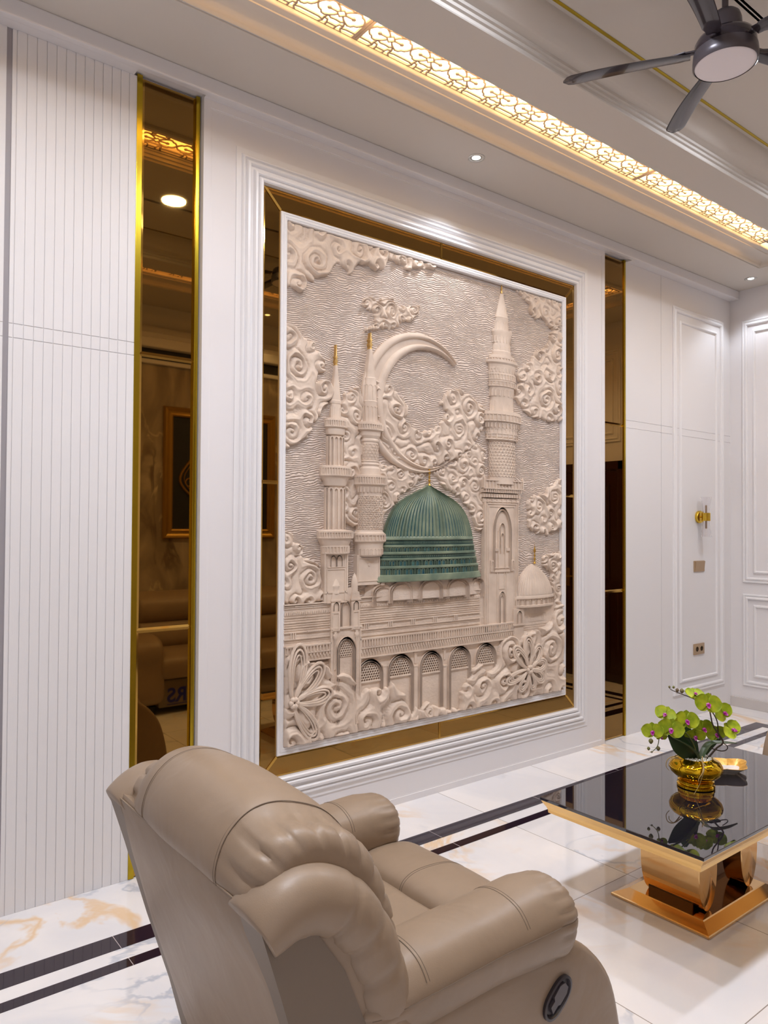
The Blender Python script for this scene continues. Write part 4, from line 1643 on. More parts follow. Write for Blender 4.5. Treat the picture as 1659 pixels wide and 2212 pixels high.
# scrolling foliage across the foot of the relief
fy = dict(lift=0.022)
cloud('flower_scroll', [(605, 1432), (614, 1423), (640, 1414), (656, 1418), (666, 1440), (690, 1432), (707, 1445), (712, 1476), (724, 1484), (724, 1462), (738, 1451), (753, 1459), (762, 1485), (774, 1498), (801, 1488), (830, 1491), (842, 1478), (859, 1490), (874, 1507), (883, 1540), (895, 1526), (908, 1539), (922, 1517), (936, 1528), (960, 1539), (960, 1565), (600, 1650)], 31, 0.115, 0.030, 0.0036, **fy)
cloud('flower_scroll', [(890, 1550), (905, 1529), (919, 1517), (936, 1527), (955, 1531), (989, 1531), (992, 1500), (1008, 1473), (1020, 1445), (1035, 1436), (1049, 1458), (1069, 1437), (1074, 1420), (1083, 1384), (1100, 1376), (1117, 1378), (1131, 1364), (1153, 1365), (1165, 1358), (1189, 1346), (1199, 1314), (1220, 1300), (1220, 1510), (890, 1580)], 32, 0.095, 0.030, 0.0036, **fy)


# large blossoms of long looped petals
def blossom(cx_, cy_, petals, name='blossom'):
    mb = MB()
    c = R2(cx_, cy_)
    for (ang, L, wd) in petals:
        a = math.radians(ang)
        dx, dz = math.cos(a), math.sin(a)
        for q, (f, rr, yy) in enumerate(((1.0, .0085, -.060), (.72, .0065, -.062), (.46, .0050, -.060))):
            P = []
            for k in range(25):
                t = k / 24 * 2 * PI
                u = (1 - math.cos(t)) / 2 * L * (1 - .1 * q) + .018
                v = math.sin(t) * wd * f * (0.6 + 0.4 * (1 - math.cos(t)) / 2)
                P.append((c[0] + dx * u - dz * v, yy - .006 * math.sin(PI * min(1, u / L)), c[1] + dz * u + dx * v))
            mb.tube(P, rr, 6, cap=False)
    mb.build(name, STONE, ART, smooth=60)
    mb = MB()
    for k in range(6):
        a = k * PI / 3
        bm = bmesh.new()
        bmesh.ops.create_icosphere(bm, subdivisions=2, radius=1)
        for v in bm.verts:
            v.co = Vector((c[0] + .017 * math.cos(a) + v.co.x * .013, -.072 + v.co.y * .012, c[1] + .017 * math.sin(a) + v.co.z * .013))
        mb.bm(bm)
    mb.build('flower_centre', STONE, ART, smooth=60)


blossom(1134, 1444, [(92, .19, .050), (132, .18, .046), (50, .16, .048), (8, .15, .046), (196, .19, .036), (238, .13, .040), (290, .12, .036), (330, .15, .042)])
blossom(626, 1515, [(82, .26, .055), (44, .22, .052), (5, .21, .048), (305, .22, .050)])
# ------------------------------------------------------------------ wall panelling right of the mirrors, far wall, door
PM = [(0, 0.0), (0, .010), (.004, .014), (.012, .014), (.016, .009), (.020, .008), (.024, .013), (.030, .018), (.038, .018), (.043, .012), (.045, 0.0)]
PM2 = [(0, 0.0), (.003, .008), (.010, .013), (.018, .013), (.022, .007), (.024, 0.0)]


def wall_panel(name, rect, fmap, inset=0.098, par=None):
    mb = MB()
    frame_ring(mb, rect, PM, fmap)
    r = (rect[0] + inset, rect[1] - inset, rect[2] + inset * .9, rect[3] - inset)
    frame_ring(mb, r, PM2, fmap)
    return struct(mb.build(name, TRIMW, recalc=False))


wall_panel('trim_18', (5.270, 6.040, 0.197, 3.228), WALLMAP)
wall_panel('trim_19', (-0.955, -0.106, 1.043, 3.235), FARMAP, 0.085)
wall_panel('trim_20', (-0.955, -0.106, 0.188, 0.948), FARMAP, 0.085)
wall_panel('trim_21', (-2.62, -1.06, 2.33, 3.235), FARMAP, 0.085)
wall_panel('trim_22', (-3.35, -2.72, 1.043, 3.235), FARMAP, 0.085)
wall_panel('trim_23', (-3.35, -2.72, 0.188, 0.948), FARMAP, 0.085)
struct(box_obj('baseboard_right', mat('skirting_marble', (0.62, 0.58, 0.56), 0.15), XF - 0.014, XF, -1.02, 0.0, 0, 0.083, bev=.002))
DW = mat('dark_stained_wood', (0.035, 0.008, 0.005), 0.22, coat=0.4)
door = empty('door_1', (XF, -1.78, 0))
struct(door)
for y0_, y1_ in ((-0.71, -0.005), (0.005, 0.71)):
    mb = MB()
    mb.box(-0.04, 0.0, y0_, y1_, 0.01, 2.05, .003)
    for za, zb in ((0.15, 0.85), (0.98, 1.92)):
        frame_ring(mb, (y0_ + .09, y1_ - .09, za, zb), PM, lambda u, v, h: (-0.04 - h, u, v))
    o = mb.build('door_leaf', DW)
    o.parent = door
    mb = MB()
    yy = y1_ - .05 if y0_ < -.1 else y0_ + .05
    mb.tube([(-0.04, yy, 1.0), (-0.09, yy, 1.0), (-0.09, yy + (-.10 if y0_ < -.1 else .10), 1.0)], .008, 8)
    mb.box(-0.047, -0.04, yy - .02, yy + .02, .90, 1.08, .003)
    h = mb.build('door_handle', GOLD, o)
mb = MB()
for (a, c, d, e_) in ((-0.80, -0.715, 0, 2.14), (0.715, 0.80, 0, 2.14)):
    mb.box(-0.05, 0, a, c, d, e_, .004)
mb.box(-0.05, 0, -0.80, 0.80, 2.055, 2.14, .004)
o = mb.build('door_frame', DW)
o.parent = door

# ------------------------------------------------------------------ leather furniture
LEA = mat('taupe_leather', (0.285, 0.205, 0.14), 0.42)
add_noise_color(LEA, (0.268, 0.192, 0.130), (0.300, 0.217, 0.149), 4, 3)
mt = LEA
tc = nd(mt, 'ShaderNodeTexCoord')
v1 = nd(mt, 'ShaderNodeTexVoronoi'); v1.inputs['Scale'].default_value = 420
lk(mt, tc, 'Object', v1, 'Vector')
v2 = nd(mt, 'ShaderNodeTexNoise'); v2.inputs['Scale'].default_value = 5; v2.inputs['Detail'].default_value = 3; v2.inputs['Distortion'].default_value = 0.6
lk(mt, tc, 'Object', v2, 'Vector')
b1 = nd(mt, 'ShaderNodeBump'); b1.inputs['Strength'].default_value = 0.12; b1.inputs['Distance'].default_value = 0.0006
b2_ = nd(mt, 'ShaderNodeBump'); b2_.inputs['Strength'].default_value = 0.35; b2_.inputs['Distance'].default_value = 0.02
lk(mt, v1, 0, b1, 'Height'); lk(mt, v2, 0, b2_, 'Height'); lk(mt, b2_, 0, b1, 'Normal'); lk(mt, b1, 0, bsdf(mt), 'Normal')
LEAD = mat('taupe_vinyl_side', (0.175, 0.13, 0.092), 0.45)
SEAM = mat('leather_seam', (0.185, 0.135, 0.095), 0.7)


def catmull(P, n, closed=True):
    P = [Vector(p) for p in P]
    m_ = len(P)
    out = []
    segs = m_ if closed else m_ - 1
    per = n / segs
    for i in range(n if closed else n + 1):
        s = i / n * segs
        k = min(int(s), segs - 1)
        t = s - k
        g = (lambda j: P[j % m_]) if closed else (lambda j: P[min(max(j, 0), m_ - 1)])
        a, b_, c, d = g(k - 1), g(k), g(k + 1), g(k + 2)
        out.append(0.5 * ((2 * b_) + (-a + c) * t + (2 * a - 5 * b_ + 4 * c - d) * t * t + (-a + 3 * b_ - 3 * c + d) * t ** 3))
    return out


def puff(loop, stations, axis, n=48, cen=None, fn=None, ends=6, endr=0.05):
    """soft cushion: a closed profile carried along axis ('x' or 'y'), the ends rounded over.
    stations: (pos, scale_u, scale_v, du, dv). fn(ring_t, k, n, p) -> displaced 2-D point"""
    L = catmull([(p[0], p[1], 0) for p in loop], n)
    c = cen or (sum(p.x for p in L) / n, sum(p.y for p in L) / n)
    st = []
    # interpolate stations
    a0, a1 = stations[0][0], stations[-1][0]
    sgn = 1 if a1 > a0 else -1
    ts = []
    for i in range(ends):
        ts.append((a0 - sgn * endr + sgn * endr * math.sin(PI / 2 * i / ends), math.sin(PI / 2 * i / ends) ** 0 * math.sin(math.acos(1 - math.sin(PI / 2 * i / ends))) if False else 0))
    rings = []

    def inter(pos):
        pos_ = min(max(pos, min(a0, a1)), max(a0, a1))
        for q in range(len(stations) - 1):
            s0, s1 = stations[q], stations[q + 1]
            lo, hi = min(s0[0], s1[0]), max(s0[0], s1[0])
            if lo - 1e-9 <= pos_ <= hi + 1e-9:
                t = 0 if s1[0] == s0[0] else (pos_ - s0[0]) / (s1[0] - s0[0])
                t = t * t * (3 - 2 * t)
                return [s0[i] + (s1[i] - s0[i]) * t for i in range(1, 5)]
        return stations[-1][1:]
    poss = []
    for i in range(ends):                          # rounded start cap
        th = PI / 2 * (i / ends)
        poss.append((a0 - sgn * endr * math.cos(th), math.sin(th)))
    NB = 22
    for i in range(NB + 1):
        poss.append((a0 + (a1 - a0) * i / NB, 1.0))
    for i in range(ends - 1, -1, -1):
        th = PI / 2 * (i / ends)
        poss.append((a1 + sgn * endr * math.cos(th), math.sin(th)))
    width = max(max(p.x for p in L) - min(p.x for p in L), 1e-3)
    for (pos, cap) in poss:
        su, sv, du, dv = inter(pos)
        row = []
        t = (pos - a0) / (a1 - a0)
        for k, p in enumerate(L):
            dx, dy = p.x - c[0], p.y - c[1]
            dl = math.hypot(dx, dy)
            # the cap pulls the outline in by the end radius
            f = (dl - endr * (1 - cap)) / dl if dl > endr else cap
            f = max(f, 0.02)
            if cap < 1e-6: f = max((dl - endr) / dl, .02)
            u, v = c[0] + dx * su * f + du, c[1] + dy * sv * f + dv
            if fn:
                u, v = fn(t, k / n, (u, v), cap)
            row.append((pos, u, v) if axis == 'x' else (u, pos, v))
        rings.append(row)
    return rings


def puff_obj(name, rings, parent, material=None, sub=0):
    mb = MB()
    mb.rings(rings)
    o = mb.build(name, material or LEA, parent, smooth=70)
    return o


def seam_tube(mb, pts, r=0.0013, push=None):
    mb.tube(pts, r, 5)


def ring_seam(mb, rings, i, k0, k1, off=0.0, r=0.0013, dx=0.0, axis='y'):
    n = len(rings[0])
    P = []
    for k in range(k0, k1 + 1):
        p = Vector(rings[i][k % n])
        if dx:
            p[0 if axis == 'x' else 1] += dx
        P.append(p)
    mb.tube(P, r, 5)


def make_recliner(label):
    """origin on the floor at the chair's centre, the seat faces +x"""
    e = empty('recliner', (0, 0, 0), 0, label, 'recliner', 'taupe leather recliners round the coffee table')
    ox, oy = 1.15, -1.565
    Lx = lambda pts: [(x - ox, z) for x, z in pts]
    # rear shell
    mb = MB()
    prof = [(0.632, 0.80), (0.640, 0.815), (0.70, 0.80), (0.80, 0.70), (0.95, 0.40), (1.0, 0.08), (0.86, 0.06), (0.845, 0.10), (0.80, 0.25), (0.735, 0.45), (0.675, 0.66)]
    hw = 0.410
    rings = []
    for t in (-1, -.995, -.98, -.96, -.93, -.89, -.8, -.65, -.45, -.2, 0, .2, .45, .65, .8, .89, .93, .96, .98, .995, 1):
        yy = hw * t
        bul = 0.014 * (1 - t * t)
        q_ = max(0, (abs(t) - .88) / .12)
        edge = 0.030 * (1 - math.sqrt(max(0, 1 - q_ * q_)))
        rings.append([(x - ox - bul * (1 if x < .9 and z > .05 else 0) + edge * (1 if x < .9 else 0), yy, z + (0.012 * (1 - t * t) if z > .7 else 0)) for x, z in prof])
    mb.rings(rings)
    mb.build('rear_shell', LEA, e, smooth=50)
    mb = MB()
    mb.tube([(0.632 - ox - 0.012 * (1 - t * t), hw * t, 0.806 + 0.012 * (1 - t * t)) for t in [-1 + 2 * i / 16 for i in range(17)]], .0018, 6)
    mb.build('rear_seam', LEA, e, smooth=70)
    # side panels under the wings
    for s in (-1, 1):
        mb = MB()
        mb.prism([(x - ox, z) for x, z in ((0.632, 0.785), (0.70, 0.772), (0.75, 0.745), (0.81, 0.66), (0.86, 0.54), (0.90, 0.40), (0.93, 0.06), (0.850, 0.06), (0.800, 0.25), (0.735, 0.45), (0.672, 0.66))], s * 0.33, s * 0.414)
        mb.build('side_panel', LEAD, e)
    # wings: a soft roll that arches from the rear seam down to the arm
    for s in (-1, 1):
        path = catmull([(0.640, .770, 0), (0.70, .800, 0), (0.765, .795, 0), (0.835, .745, 0), (0.888, .66, 0), (0.922, .55, 0), (0.945, .42, 0), (0.955, .28, 0), (0.96, .12, 0)], 96, closed=False)
        mb = MB()
        rings = []
        nn = 24
        for i, p in enumerate(path):
            a = path[max(i - 1, 0)]
            c = path[min(i + 1, 96)]
            t = (c - a).normalized()
            nrm = Vector((-t.y, t.x, 0))
            
            ru = 0.066 * (0.62 + 0.38 * min(1, (i + 1) / 16) ** .6)
            row = []
            for k in range(nn):
                a_ = 2 * PI * k / nn
                cu_, su_ = math.cos(a_), math.sin(a_)
                pr = 2.4
                q = (abs(cu_) ** pr + abs(su_) ** pr) ** (-1 / pr)
                # gathers on the outer bend
                g = 0.0
                if 26 < i < 70:
                    g = -0.011 * max(0, math.cos((i - 32) * 2 * PI / 10)) ** 2 * (0.35 + 0.65 * max(0, su_)) * (0.4 + .6 * max(0, -cu_))
                u = (ru + g) * q * cu_
                v = (0.082 + g) * q * su_
                row.append((p.x - ox + nrm.x * u, s * (0.360 + v * 0.95), p.y + nrm.y * u))
            rings.append(row)
        mb.rings(rings)
        mb.build('wing', LEA, e, smooth=70)
    # back cushion
    loop = Lx([(0.650, 0.775), (0.612, 0.83), (0.632, 0.905), (0.690, 0.955), (0.77, 0.962), (0.855, 0.925), (0.920, 0.855), (0.965, 0.765), (0.990, 0.68), (0.995, 0.60), (1.01, 0.50), (0.98, 0.42), (0.90, 0.45), (0.80, 0.60), (0.70, 0.74)])

    def fold(t, k, p, cap):
        # gathered leather at both ends of the head roll and a crease between the head and lumbar rolls
        u, v = p
        edge = max(0, abs(t - 0.5) - 0.36) / 0.14
        edge = min(edge, 1.0)
        g = 0.0
        if 0.05 < k < 0.62:
            g = -0.010 * edge ** 1.2 * max(0, math.cos(k * 2 * PI * 19)) ** 3
        if v > 0.60:
            # deep dimple seen on the near shoulder
            d = ((t - 0.06) / 0.10) ** 2 + ((u - (-0.36)) / 0.09) ** 2 + ((v - 0.93) / 0.10) ** 2
            g -= 0.022 * math.exp(-d)
        cx_, cz_ = (0.80 - ox), 0.76
        dl = math.hypot(u - cx_, v - cz_) + 1e-6
        return u + (u - cx_) / dl * g, v + (v - cz_) / dl * g
    st = [(-0.325, .94, .93, .004, -.014), (-0.20, .98, .985, .002, -.004), (0, 1, 1, 0, 0), (0.17, .97, .975, .002, -.006), (0.275, .90, .88, .006, -.030)]
    rings = puff(loop, st, 'y', n=120, endr=0.055, fn=fold, ends=8)
    o = puff_obj('back_cushion', rings, e)
    mb = MB()
    nr = len(rings)
    for i_ in (int(nr * .30), int(nr * .645)):
        mb = MB()
        for d_ in (-.004, .004):
            ring_seam(mb, rings, i_, 2, 72, dx=d_, r=.0011)
        mb.build('cushion_stitching', SEAM, o)
    # gusset under the head roll, near the wings
    for s in (-1, 1):
        mb = MB()
        rings = puff(Lx([(0.76, 0.79), (0.85, 0.80), (0.92, 0.74), (0.97, 0.64), (0.985, 0.52), (0.97, 0.42), (0.90, 0.42), (0.86, 0.56), (0.80, 0.70)]), [(s * 0.25, 1, 1, 0, 0), (s * 0.34, 1, 1, 0, 0)], 'y', n=40, endr=0.03)
        puff_obj('lumbar_gusset', rings, e)
    # arms
    for s in (-1, 1):
        def armfn(t, k, p, cap, s=s):
            u, v = p
            g = 0.0
            if t > .93 or t < 0.05:
                g = -0.004 * max(0, math.cos(k * 2 * PI * 18)) ** 2
            dl = math.hypot(u - s * .345, v - .54) + 1e-6
            return u + (u - s * .345) / dl * g, v + (v - .54) / dl * g
        loop = [(s * .245, .55), (s * .262, .598), (s * .305, .622), (s * .355, .626), (s * .405, .612), (s * .438, .575), (s * .442, .535), (s * .425, .485), (s * .385, .455), (s * .32, .45), (s * .262, .49)]
        st = [(0.90 - ox, .90, .90, 0, -.010), (1.02 - ox, 1, .98, 0, 0), (1.22 - ox, 1.0, 1.0, 0, .004), (1.40 - ox, 1.04, 1.10, 0, .002), (1.455 - ox, 1.0, 1.12, 0, -.006)]
        rings = puff(loop, st, 'x', n=72, endr=0.055, fn=armfn, ends=8)
        o = puff_obj('arm_pad', rings, e)
        mb = MB()
        nr = len(rings)
        for i_ in (int(nr * .33), int(nr * .64)):
            for d_ in (-.004, .004):
                ring_seam(mb, rings, i_, 3, 32, dx=d_, r=.0010, axis='x')
        # long seam along the outside of the pad
        kk = 36
        mb.tube([Vector(rings[i][kk]) for i in range(5, nr - 5)], .0013, 5)
        mb.build('arm_stitching', SEAM, o)
        # padded side below the arm
        mb = MB()
        pr = catmull([(0.90 - ox, .05, 0), (0.90 - ox, .30, 0), (0.92 - ox, .48, 0), (1.10 - ox, .50, 0), (1.40 - ox, .50, 0), (1.545 - ox, .455, 0), (1.655 - ox, .34, 0), (1.705 - ox, .19, 0), (1.715 - ox, .07, 0), (1.68 - ox, .045, 0), (1.30 - ox, .045, 0)], 60)
        rings = []
        cxp, czp = 1.30 - ox, .27
        for (yy, f) in ((.255, .94), (.262, .985), (.275, 1.0), (.385, 1.0), (.402, .985), (.410, .945), (.412, .80), (.413, .4)):
            rings.append([(cxp + (p.x - cxp) * f, s * yy, czp + (p.y - czp) * f) for p in pr])
        mb.rings(rings)
        o = mb.build('arm_side', LEA, e, smooth=60)
        if s < 0:
            RM = mat('lever_plastic', (0.035, 0.028, 0.034), 0.35)
            mb = MB()
            cc = (1.430 - ox, .372)
            an = math.radians(36)

            def oval(L, H, n=32):
                P = []
                for k in range(n):
                    t = 2 * PI * k / n
                    a_ = abs(math.cos(t)) ** .75 * (1 if math.cos(t) > 0 else -1) * L
                    c_ = math.sin(t) * H
                    P.append((cc[0] + a_ * math.cos(an) - c_ * math.sin(an), cc[1] + a_ * math.sin(an) + c_ * math.cos(an)))
                return P
            O = [oval(.056, .034), oval(.056, .034), oval(.050, .028), oval(.046, .024)]
            Y_ = [-.411, -.420, -.421, -.413]
            mb.rings([[(p[0], y, p[1]) for p in o_] for o_, y in zip(O, Y_)], cap0=False, cap1=True)
            lv = mb.build('recline_lever', RM, e, smooth=30)
            mb = MB()
            P = [(-.034, -.010), (-.030, .008), (-.012, .008), (-.008, .017), (.020, .019), (.036, .010), (.037, -.008), (.024, -.016), (-.006, -.016), (-.012, -.010)]
            mb.prism([(cc[0] + a_ * math.cos(an) - c_ * math.sin(an), cc[1] + a_ * math.sin(an) + c_ * math.cos(an)) for a_, c_ in P], -.412, -.421)
            mb.build('lever_paddle', mat('lever_plastic_light', (0.075, 0.062, 0.07), 0.3), lv)
    # seat cushion and footrest pad
    loop = [(-.30, .44), (-.27, .470), (-.15, .480), (0, .484), (.15, .480), (.27, .470), (.30, .44), (.29, .38), (0, .36), (-.29, .38)]
    rings = puff([(a_, c_) for a_, c_ in loop], [(0.95 - ox, 1, 1, 0, 0), (1.30 - ox, 1, 1, 0, 0)], 'x', n=60, endr=0.03)
    o = puff_obj('seat_cushion', rings, e)
    mb = MB()
    for d_ in (-.004, .004):
        ring_seam(mb, rings, 18, 6, 24, dx=d_, r=.0011, axis='x')
    mb.build('seat_stitching', SEAM, o)
    loop = Lx([(1.315, .36), (1.315, .47), (1.350, .510), (1.43, .516), (1.52, .500), (1.585, .452), (1.615, .38), (1.60, .28), (1.50, .24), (1.36, .26)])
    rings = puff(loop, [(-.235, 1, 1, 0, -.004), (0, 1, 1, 0, .004), (.235, 1, 1, 0, -.004)], 'y', n=60, endr=0.055)
    o = puff_obj('footrest_pad', rings, e)
    mb = MB()
    for d_ in (-.004, .004):
        ring_seam(mb, rings, 19, 6, 34, dx=d_, r=.0011)
    mb.build('footrest_stitching', SEAM, o)
    mb = MB()
    mb.box(1.50 - ox, 1.62 - ox, -.26, .26, .06, .30, .02)
    mb.build('footrest_board', LEA, e)
    mb = MB()
    mb.box(.95 - ox, 1.55 - ox, -.28, .28, .10, .38, .01)
    mb.build('seat_frame', LEAD, e)
    for sx_, sy_ in ((.93, -1), (.93, 1), (1.60, -1), (1.60, 1)):
        mb = MB()
        mb.lathe([(.022, 0), (.026, .05), (.024, .062)], (sx_ - ox, sy_ * .33, 0), 16)
        mb.build('foot', mat('black_plastic', (0.02, 0.02, 0.02), .4), e)
    return e, ox, oy


rec, rox, roy = make_recliner('taupe leather recliner in the foreground, seen from behind')
rec.location = (rox, roy, 0)
# second recliner across the coffee table, only its side shows at the right edge of the photo
rec2 = copy_tree(rec)
rec2['label'] = 'taupe leather recliner behind the coffee table, only its edge showing at the right border'
rec2.location = (4.64, -1.62, 0)
rec2.rotation_euler = (0, 0, PI)

# sofa against the opposite wall, seen in the left tall mirror
SO = empty('sofa', (3.2, -2.95, 0), 0, 'long taupe leather sofa reflected in the left tall mirror, base still in plastic wrap', 'sofa')


def so_puff(name, loop, stt, n=48, endr=.04, axis='x'):
    rings = puff(loop, stt, axis, n=n, endr=endr)
    return puff_obj(name, rings, SO)


for s in (-1, 1):
    xa = s * 1.12
    so_puff('sofa_arm', [(-.42, .06), (-.44, .30), (-.42, .52), (-.2, .60), (.15, .62), (.36, .60), (.45, .52), (.46, .35), (.44, .10), (0, .05)], [(xa - .09, 1, 1, 0, 0), (xa + .09, 1, 1, 0, 0)], endr=.05)
for k in range(3):
    xc = -.68 + .68 * k
    so_puff('seat_cushion', [(-.25, .30), (-.25, .44), (.1, .47), (.36, .46), (.45, .42), (.46, .32), (.40, .27), (0, .26)], [(xc - .30, 1, 1, 0, 0), (xc + .30, 1, 1, 0, 0)], endr=.035)
    so_puff('back_cushion', [(-.15, .42), (-.02, .44), (.02, .52), (-.02, .64), (-.08, .68), (-.20, .66), (-.26, .5)], [(xc - .30, 1, 1, 0, 0), (xc + .30, 1, 1, 0, 0)], endr=.035)
    so_puff('head_cushion', [(-.20, .66), (-.06, .67), (-.02, .74), (-.04, .84), (-.12, .90), (-.24, .92), (-.34, .86), (-.34, .70)], [(xc - .30, 1, 1, 0, 0), (xc + .30, 1, 1, 0, 0)], endr=.035)
mb = MB()
mb.box(-1.2, 1.2, -.44, -.22, .06, .84, .03)
mb.build('sofa_back', LEA, SO)
mb = MB()
mb.box(-1.02, 1.02, -.30, .43, .055, .27, .01)
base = mb.build('sofa_base', mat('plastic_wrapped_leather', (0.20, 0.16, 0.12), 0.12), SO)
cv = bpy.data.curves.new('txt', 'FONT')
cv.body = 'ERS'
cv.size = 0.155
cv.extrude = 0.0008
cv.offset = 0.004
cv.align_x = 'RIGHT'
to = bpy.data.objects.new('txt', cv)
COL.objects.link(to)
dg = bpy.context.evaluated_depsgraph_get()
tme = bpy.data.meshes.new_from_object(to.evaluated_get(dg))
bpy.data.objects.remove(to)
tme.materials.clear()
tme.materials.append(mat('blue_print', (0.01, 0.012, 0.25), .3))
tx = bpy.data.objects.new('printed_letters', tme)
COL.objects.link(tx)
tx.parent = base
tx.location = (-.955, .4315, .095)
tx.rotation_euler = (PI / 2, 0, PI)
mb = MB()
mb.box(-.955, -.60, .430, .4322, .074, .080)
mb.build('printed_line', mat('blue_print', (0.01, 0.012, 0.25), .3), base)
for sx_ in (-1, 1):
    for sy_ in (-1, 1):
        mb = MB()
        mb.lathe([(.025, 0), (.025, .062)], (sx_ * 1.05, sy_ * .36, 0), 14)
        mb.build('sofa_foot', mat('black_plastic', (0.02, 0.02, 0.02), .4), SO)

# gilt picture on the marble wall above the sofa
PF = empty('framed_picture', (3.1, YB + 0.021, 1.98), 0, 'gilt framed dark picture with a golden leaf ornament, reflected in the left tall mirror', 'picture')
OG = mat('old_gilt', (0.42, 0.24, 0.05), .35, .8)
mb = MB()
frame_ring(mb, (-.56, .56, -.61, .61), [(0, 0), (0, .02), (.012, .035), (.03, .030), (.045, .022), (.06, .022), (.075, .03), (.088, .022), (.09, 0)], lambda u, v, h: (u, h, v))
mb.build('gilt_frame', OG, PF)
mb = MB()
mb.box(-.475, .475, 0, .012, -.525, .525)
mb.build('picture_panel', mat('black_velvet', (0.012, 0.012, 0.02), .6), PF)
mb = MB()
pear = catmull([(0, -.50, 0), (-.12, -.47, 0), (-.10, -.35, 0), (-.28, -.22, 0), (-.40, -.05, 0), (-.25, .18, 0), (-.08, .36, 0), (0, .48, 0), (.08, .36, 0), (.25, .18, 0), (.40, -.05, 0), (.28, -.22, 0), (.10, -.35, 0), (.12, -.47, 0)], 80)
for f, r in ((1, .012), (.90, .005)):
    mb.tube([(p.x * f, .016, p.y * f) for p in pear] + [(pear[0].x * f, .016, pear[0].y * f)], r, 6)
rs = random.Random(4)
for k in range(70):
    cx_, cz_ = rs.uniform(-.33, .33), rs.uniform(-.42, .36)
    lim = .30 * (1 - abs(cz_ + .05) / .5)
    if abs(cx_) > lim + .04: continue
    a0 = rs.uniform(0, 6)
    R0 = rs.uniform(.025, .05)
    mb.tube([(cx_ + R0 * (1 - j / 16) * math.cos(a0 + j * .55), .016, cz_ + R0 * (1 - j / 16) * math.sin(a0 + j * .55)) for j in range(13)], .005, 5)
mb.build('leaf_ornament', OG, PF)

# ------------------------------------------------------------------ coffee table
CT = empty('coffee_table', (2.957, -1.52, 0), 0, 'coffee table with a black glass top on a polished rose gold base', 'table')
hx, hy = 0.640, 0.343
mb = MB()
mb.box(-hx, hx, -hy, hy, 0.409, 0.421, .002)
mb.build('glass_top', BLACKG, CT)
mb = MB()
rg = []
for ins, z in ((.004, .409), (.006, .403), (.012, .393), (.019, .382), (.023, .371), (.024, .360)):
    rg.append([(-hx + ins, -hy + ins, z), (hx - ins, -hy + ins, z), (hx - ins, hy - ins, z), (-hx + ins, hy - ins, z)])
mb.rings(rg)
GOLDA = mat('brushed_gold_apron', (0.80, 0.52, 0.20), 0.28, 0.9)
mb.build('apron', GOLDA, CT)
CORE = mat('dark_mirror_core', (0.10, 0.045, 0.015), 0.05, 1.0)
bo = -0.068                                       # the pedestal sits a little left of the glass
mb = MB()
mb.box(bo - .20, bo + .20, -.095, .095, .03, .36, .004)
mb.build('core_block', CORE, CT)
for xx in (bo - .162, bo + .162):
    mb = MB()
    n = 48
    R1 = []
    for y_, f in ((-.137, .0), (-.137, .955), (-.134, 1.0), (.110, 1.0), (.113, .955), (.113, 0.0)):
        R1.append([(xx + .068 * f * math.cos(2 * PI * k / n), y_, .199 + .163 * f * math.sin(2 * PI * k / n)) for k in range(n)])
    mb.rings(R1)
    mb.build('barrel_leg', ROSE, CT, smooth=40)
mb = MB()
bx_, by_ = .290, .208
rg = []
for ins, z in ((.003, 0), (0, .003), (0, .010), (.003, .013), (.046, .033), (.050, .036), (.056, .036)):
    rg.append([(bo - bx_ + ins, -by_ + ins, z), (bo + bx_ - ins, -by_ + ins, z), (bo + bx_ - ins, by_ - ins, z), (bo - bx_ + ins, by_ - ins, z)])
mb.rings(rg)
mb.build('base_plinth', ROSE, CT)
# ------------------------------------------------------------------ ceiling lights
LENS = emat('lamp_lens', (1.0, 0.98, 0.94), 9.0)
CHR = mat('satin_lamp_rim', (0.62, 0.61, 0.58), .3, .6)


def downlight(x, y, label):
    e = empty('ceiling_spotlight', (x, y, ZT), 0, label, 'ceiling light', 'recessed spotlights in the lower ceiling')
    mb = MB()
    mb.lathe([(.047, 0), (.047, -.003), (.043, -.005), (.036, -.005), (.034, -.002), (.032, .004)], (0, 0, 0), 32, cap=False)
    o = mb.build('lamp_rim', CHR, e, smooth=50)
    mb = MB()
    mb.lathe([(.032, .004), (.030, -.001), (.027, -.001), (.026, .003)], (0, 0, 0), 32, cap=False)
    mb.build('lamp_ring', mat('dark_lamp_baffle', (.12, .11, .10), .4), e, smooth=50)
    mb = MB()
    mb.lathe([(.0005, -.0025), (.018, -.0022), (.026, .001)], (0, 0, 0), 28)
    mb.build('lamp_lens', LENS, e, smooth=50)
    return e


downlight(2.821, -0.305, 'small recessed spotlight above the middle of the relief artwork')
downlight(5.927, -0.295, 'small recessed spotlight in the far corner of the ceiling')
for (x, y), lb in zip(SPOTS[2:], ('at the near left end of the feature wall', 'over the left end of the sofa', 'over the middle of the sofa wall', 'near the dark door and the sofa wall')):
    downlight(x, y, 'small recessed spotlight ' + lb)
for i, (x, y) in enumerate(PANELS):
    e = empty('round_ceiling_lamp', (x, y, ZI), 0, ('round white ceiling lamp reflected in the left tall mirror', 'round white ceiling lamp on the far side of the fan', 'round white ceiling lamp above the foreground recliner', 'round white ceiling lamp nearest the far wall')[i], 'ceiling light', 'round lamps in the upper ceiling')
    mb = MB()
    mb.lathe([(.092, 0), (.092, -.006), (.085, -.009), (.080, -.009), (.078, 0)], (0, 0, 0), 40, cap=False)
    mb.build('lamp_rim', TRIMW, e, smooth=50)
    mb = MB()
    mb.lathe([(.0005, -.004), (.079, -.004)], (0, 0, 0), 40)
    mb.build('lamp_lens', LENS, e)

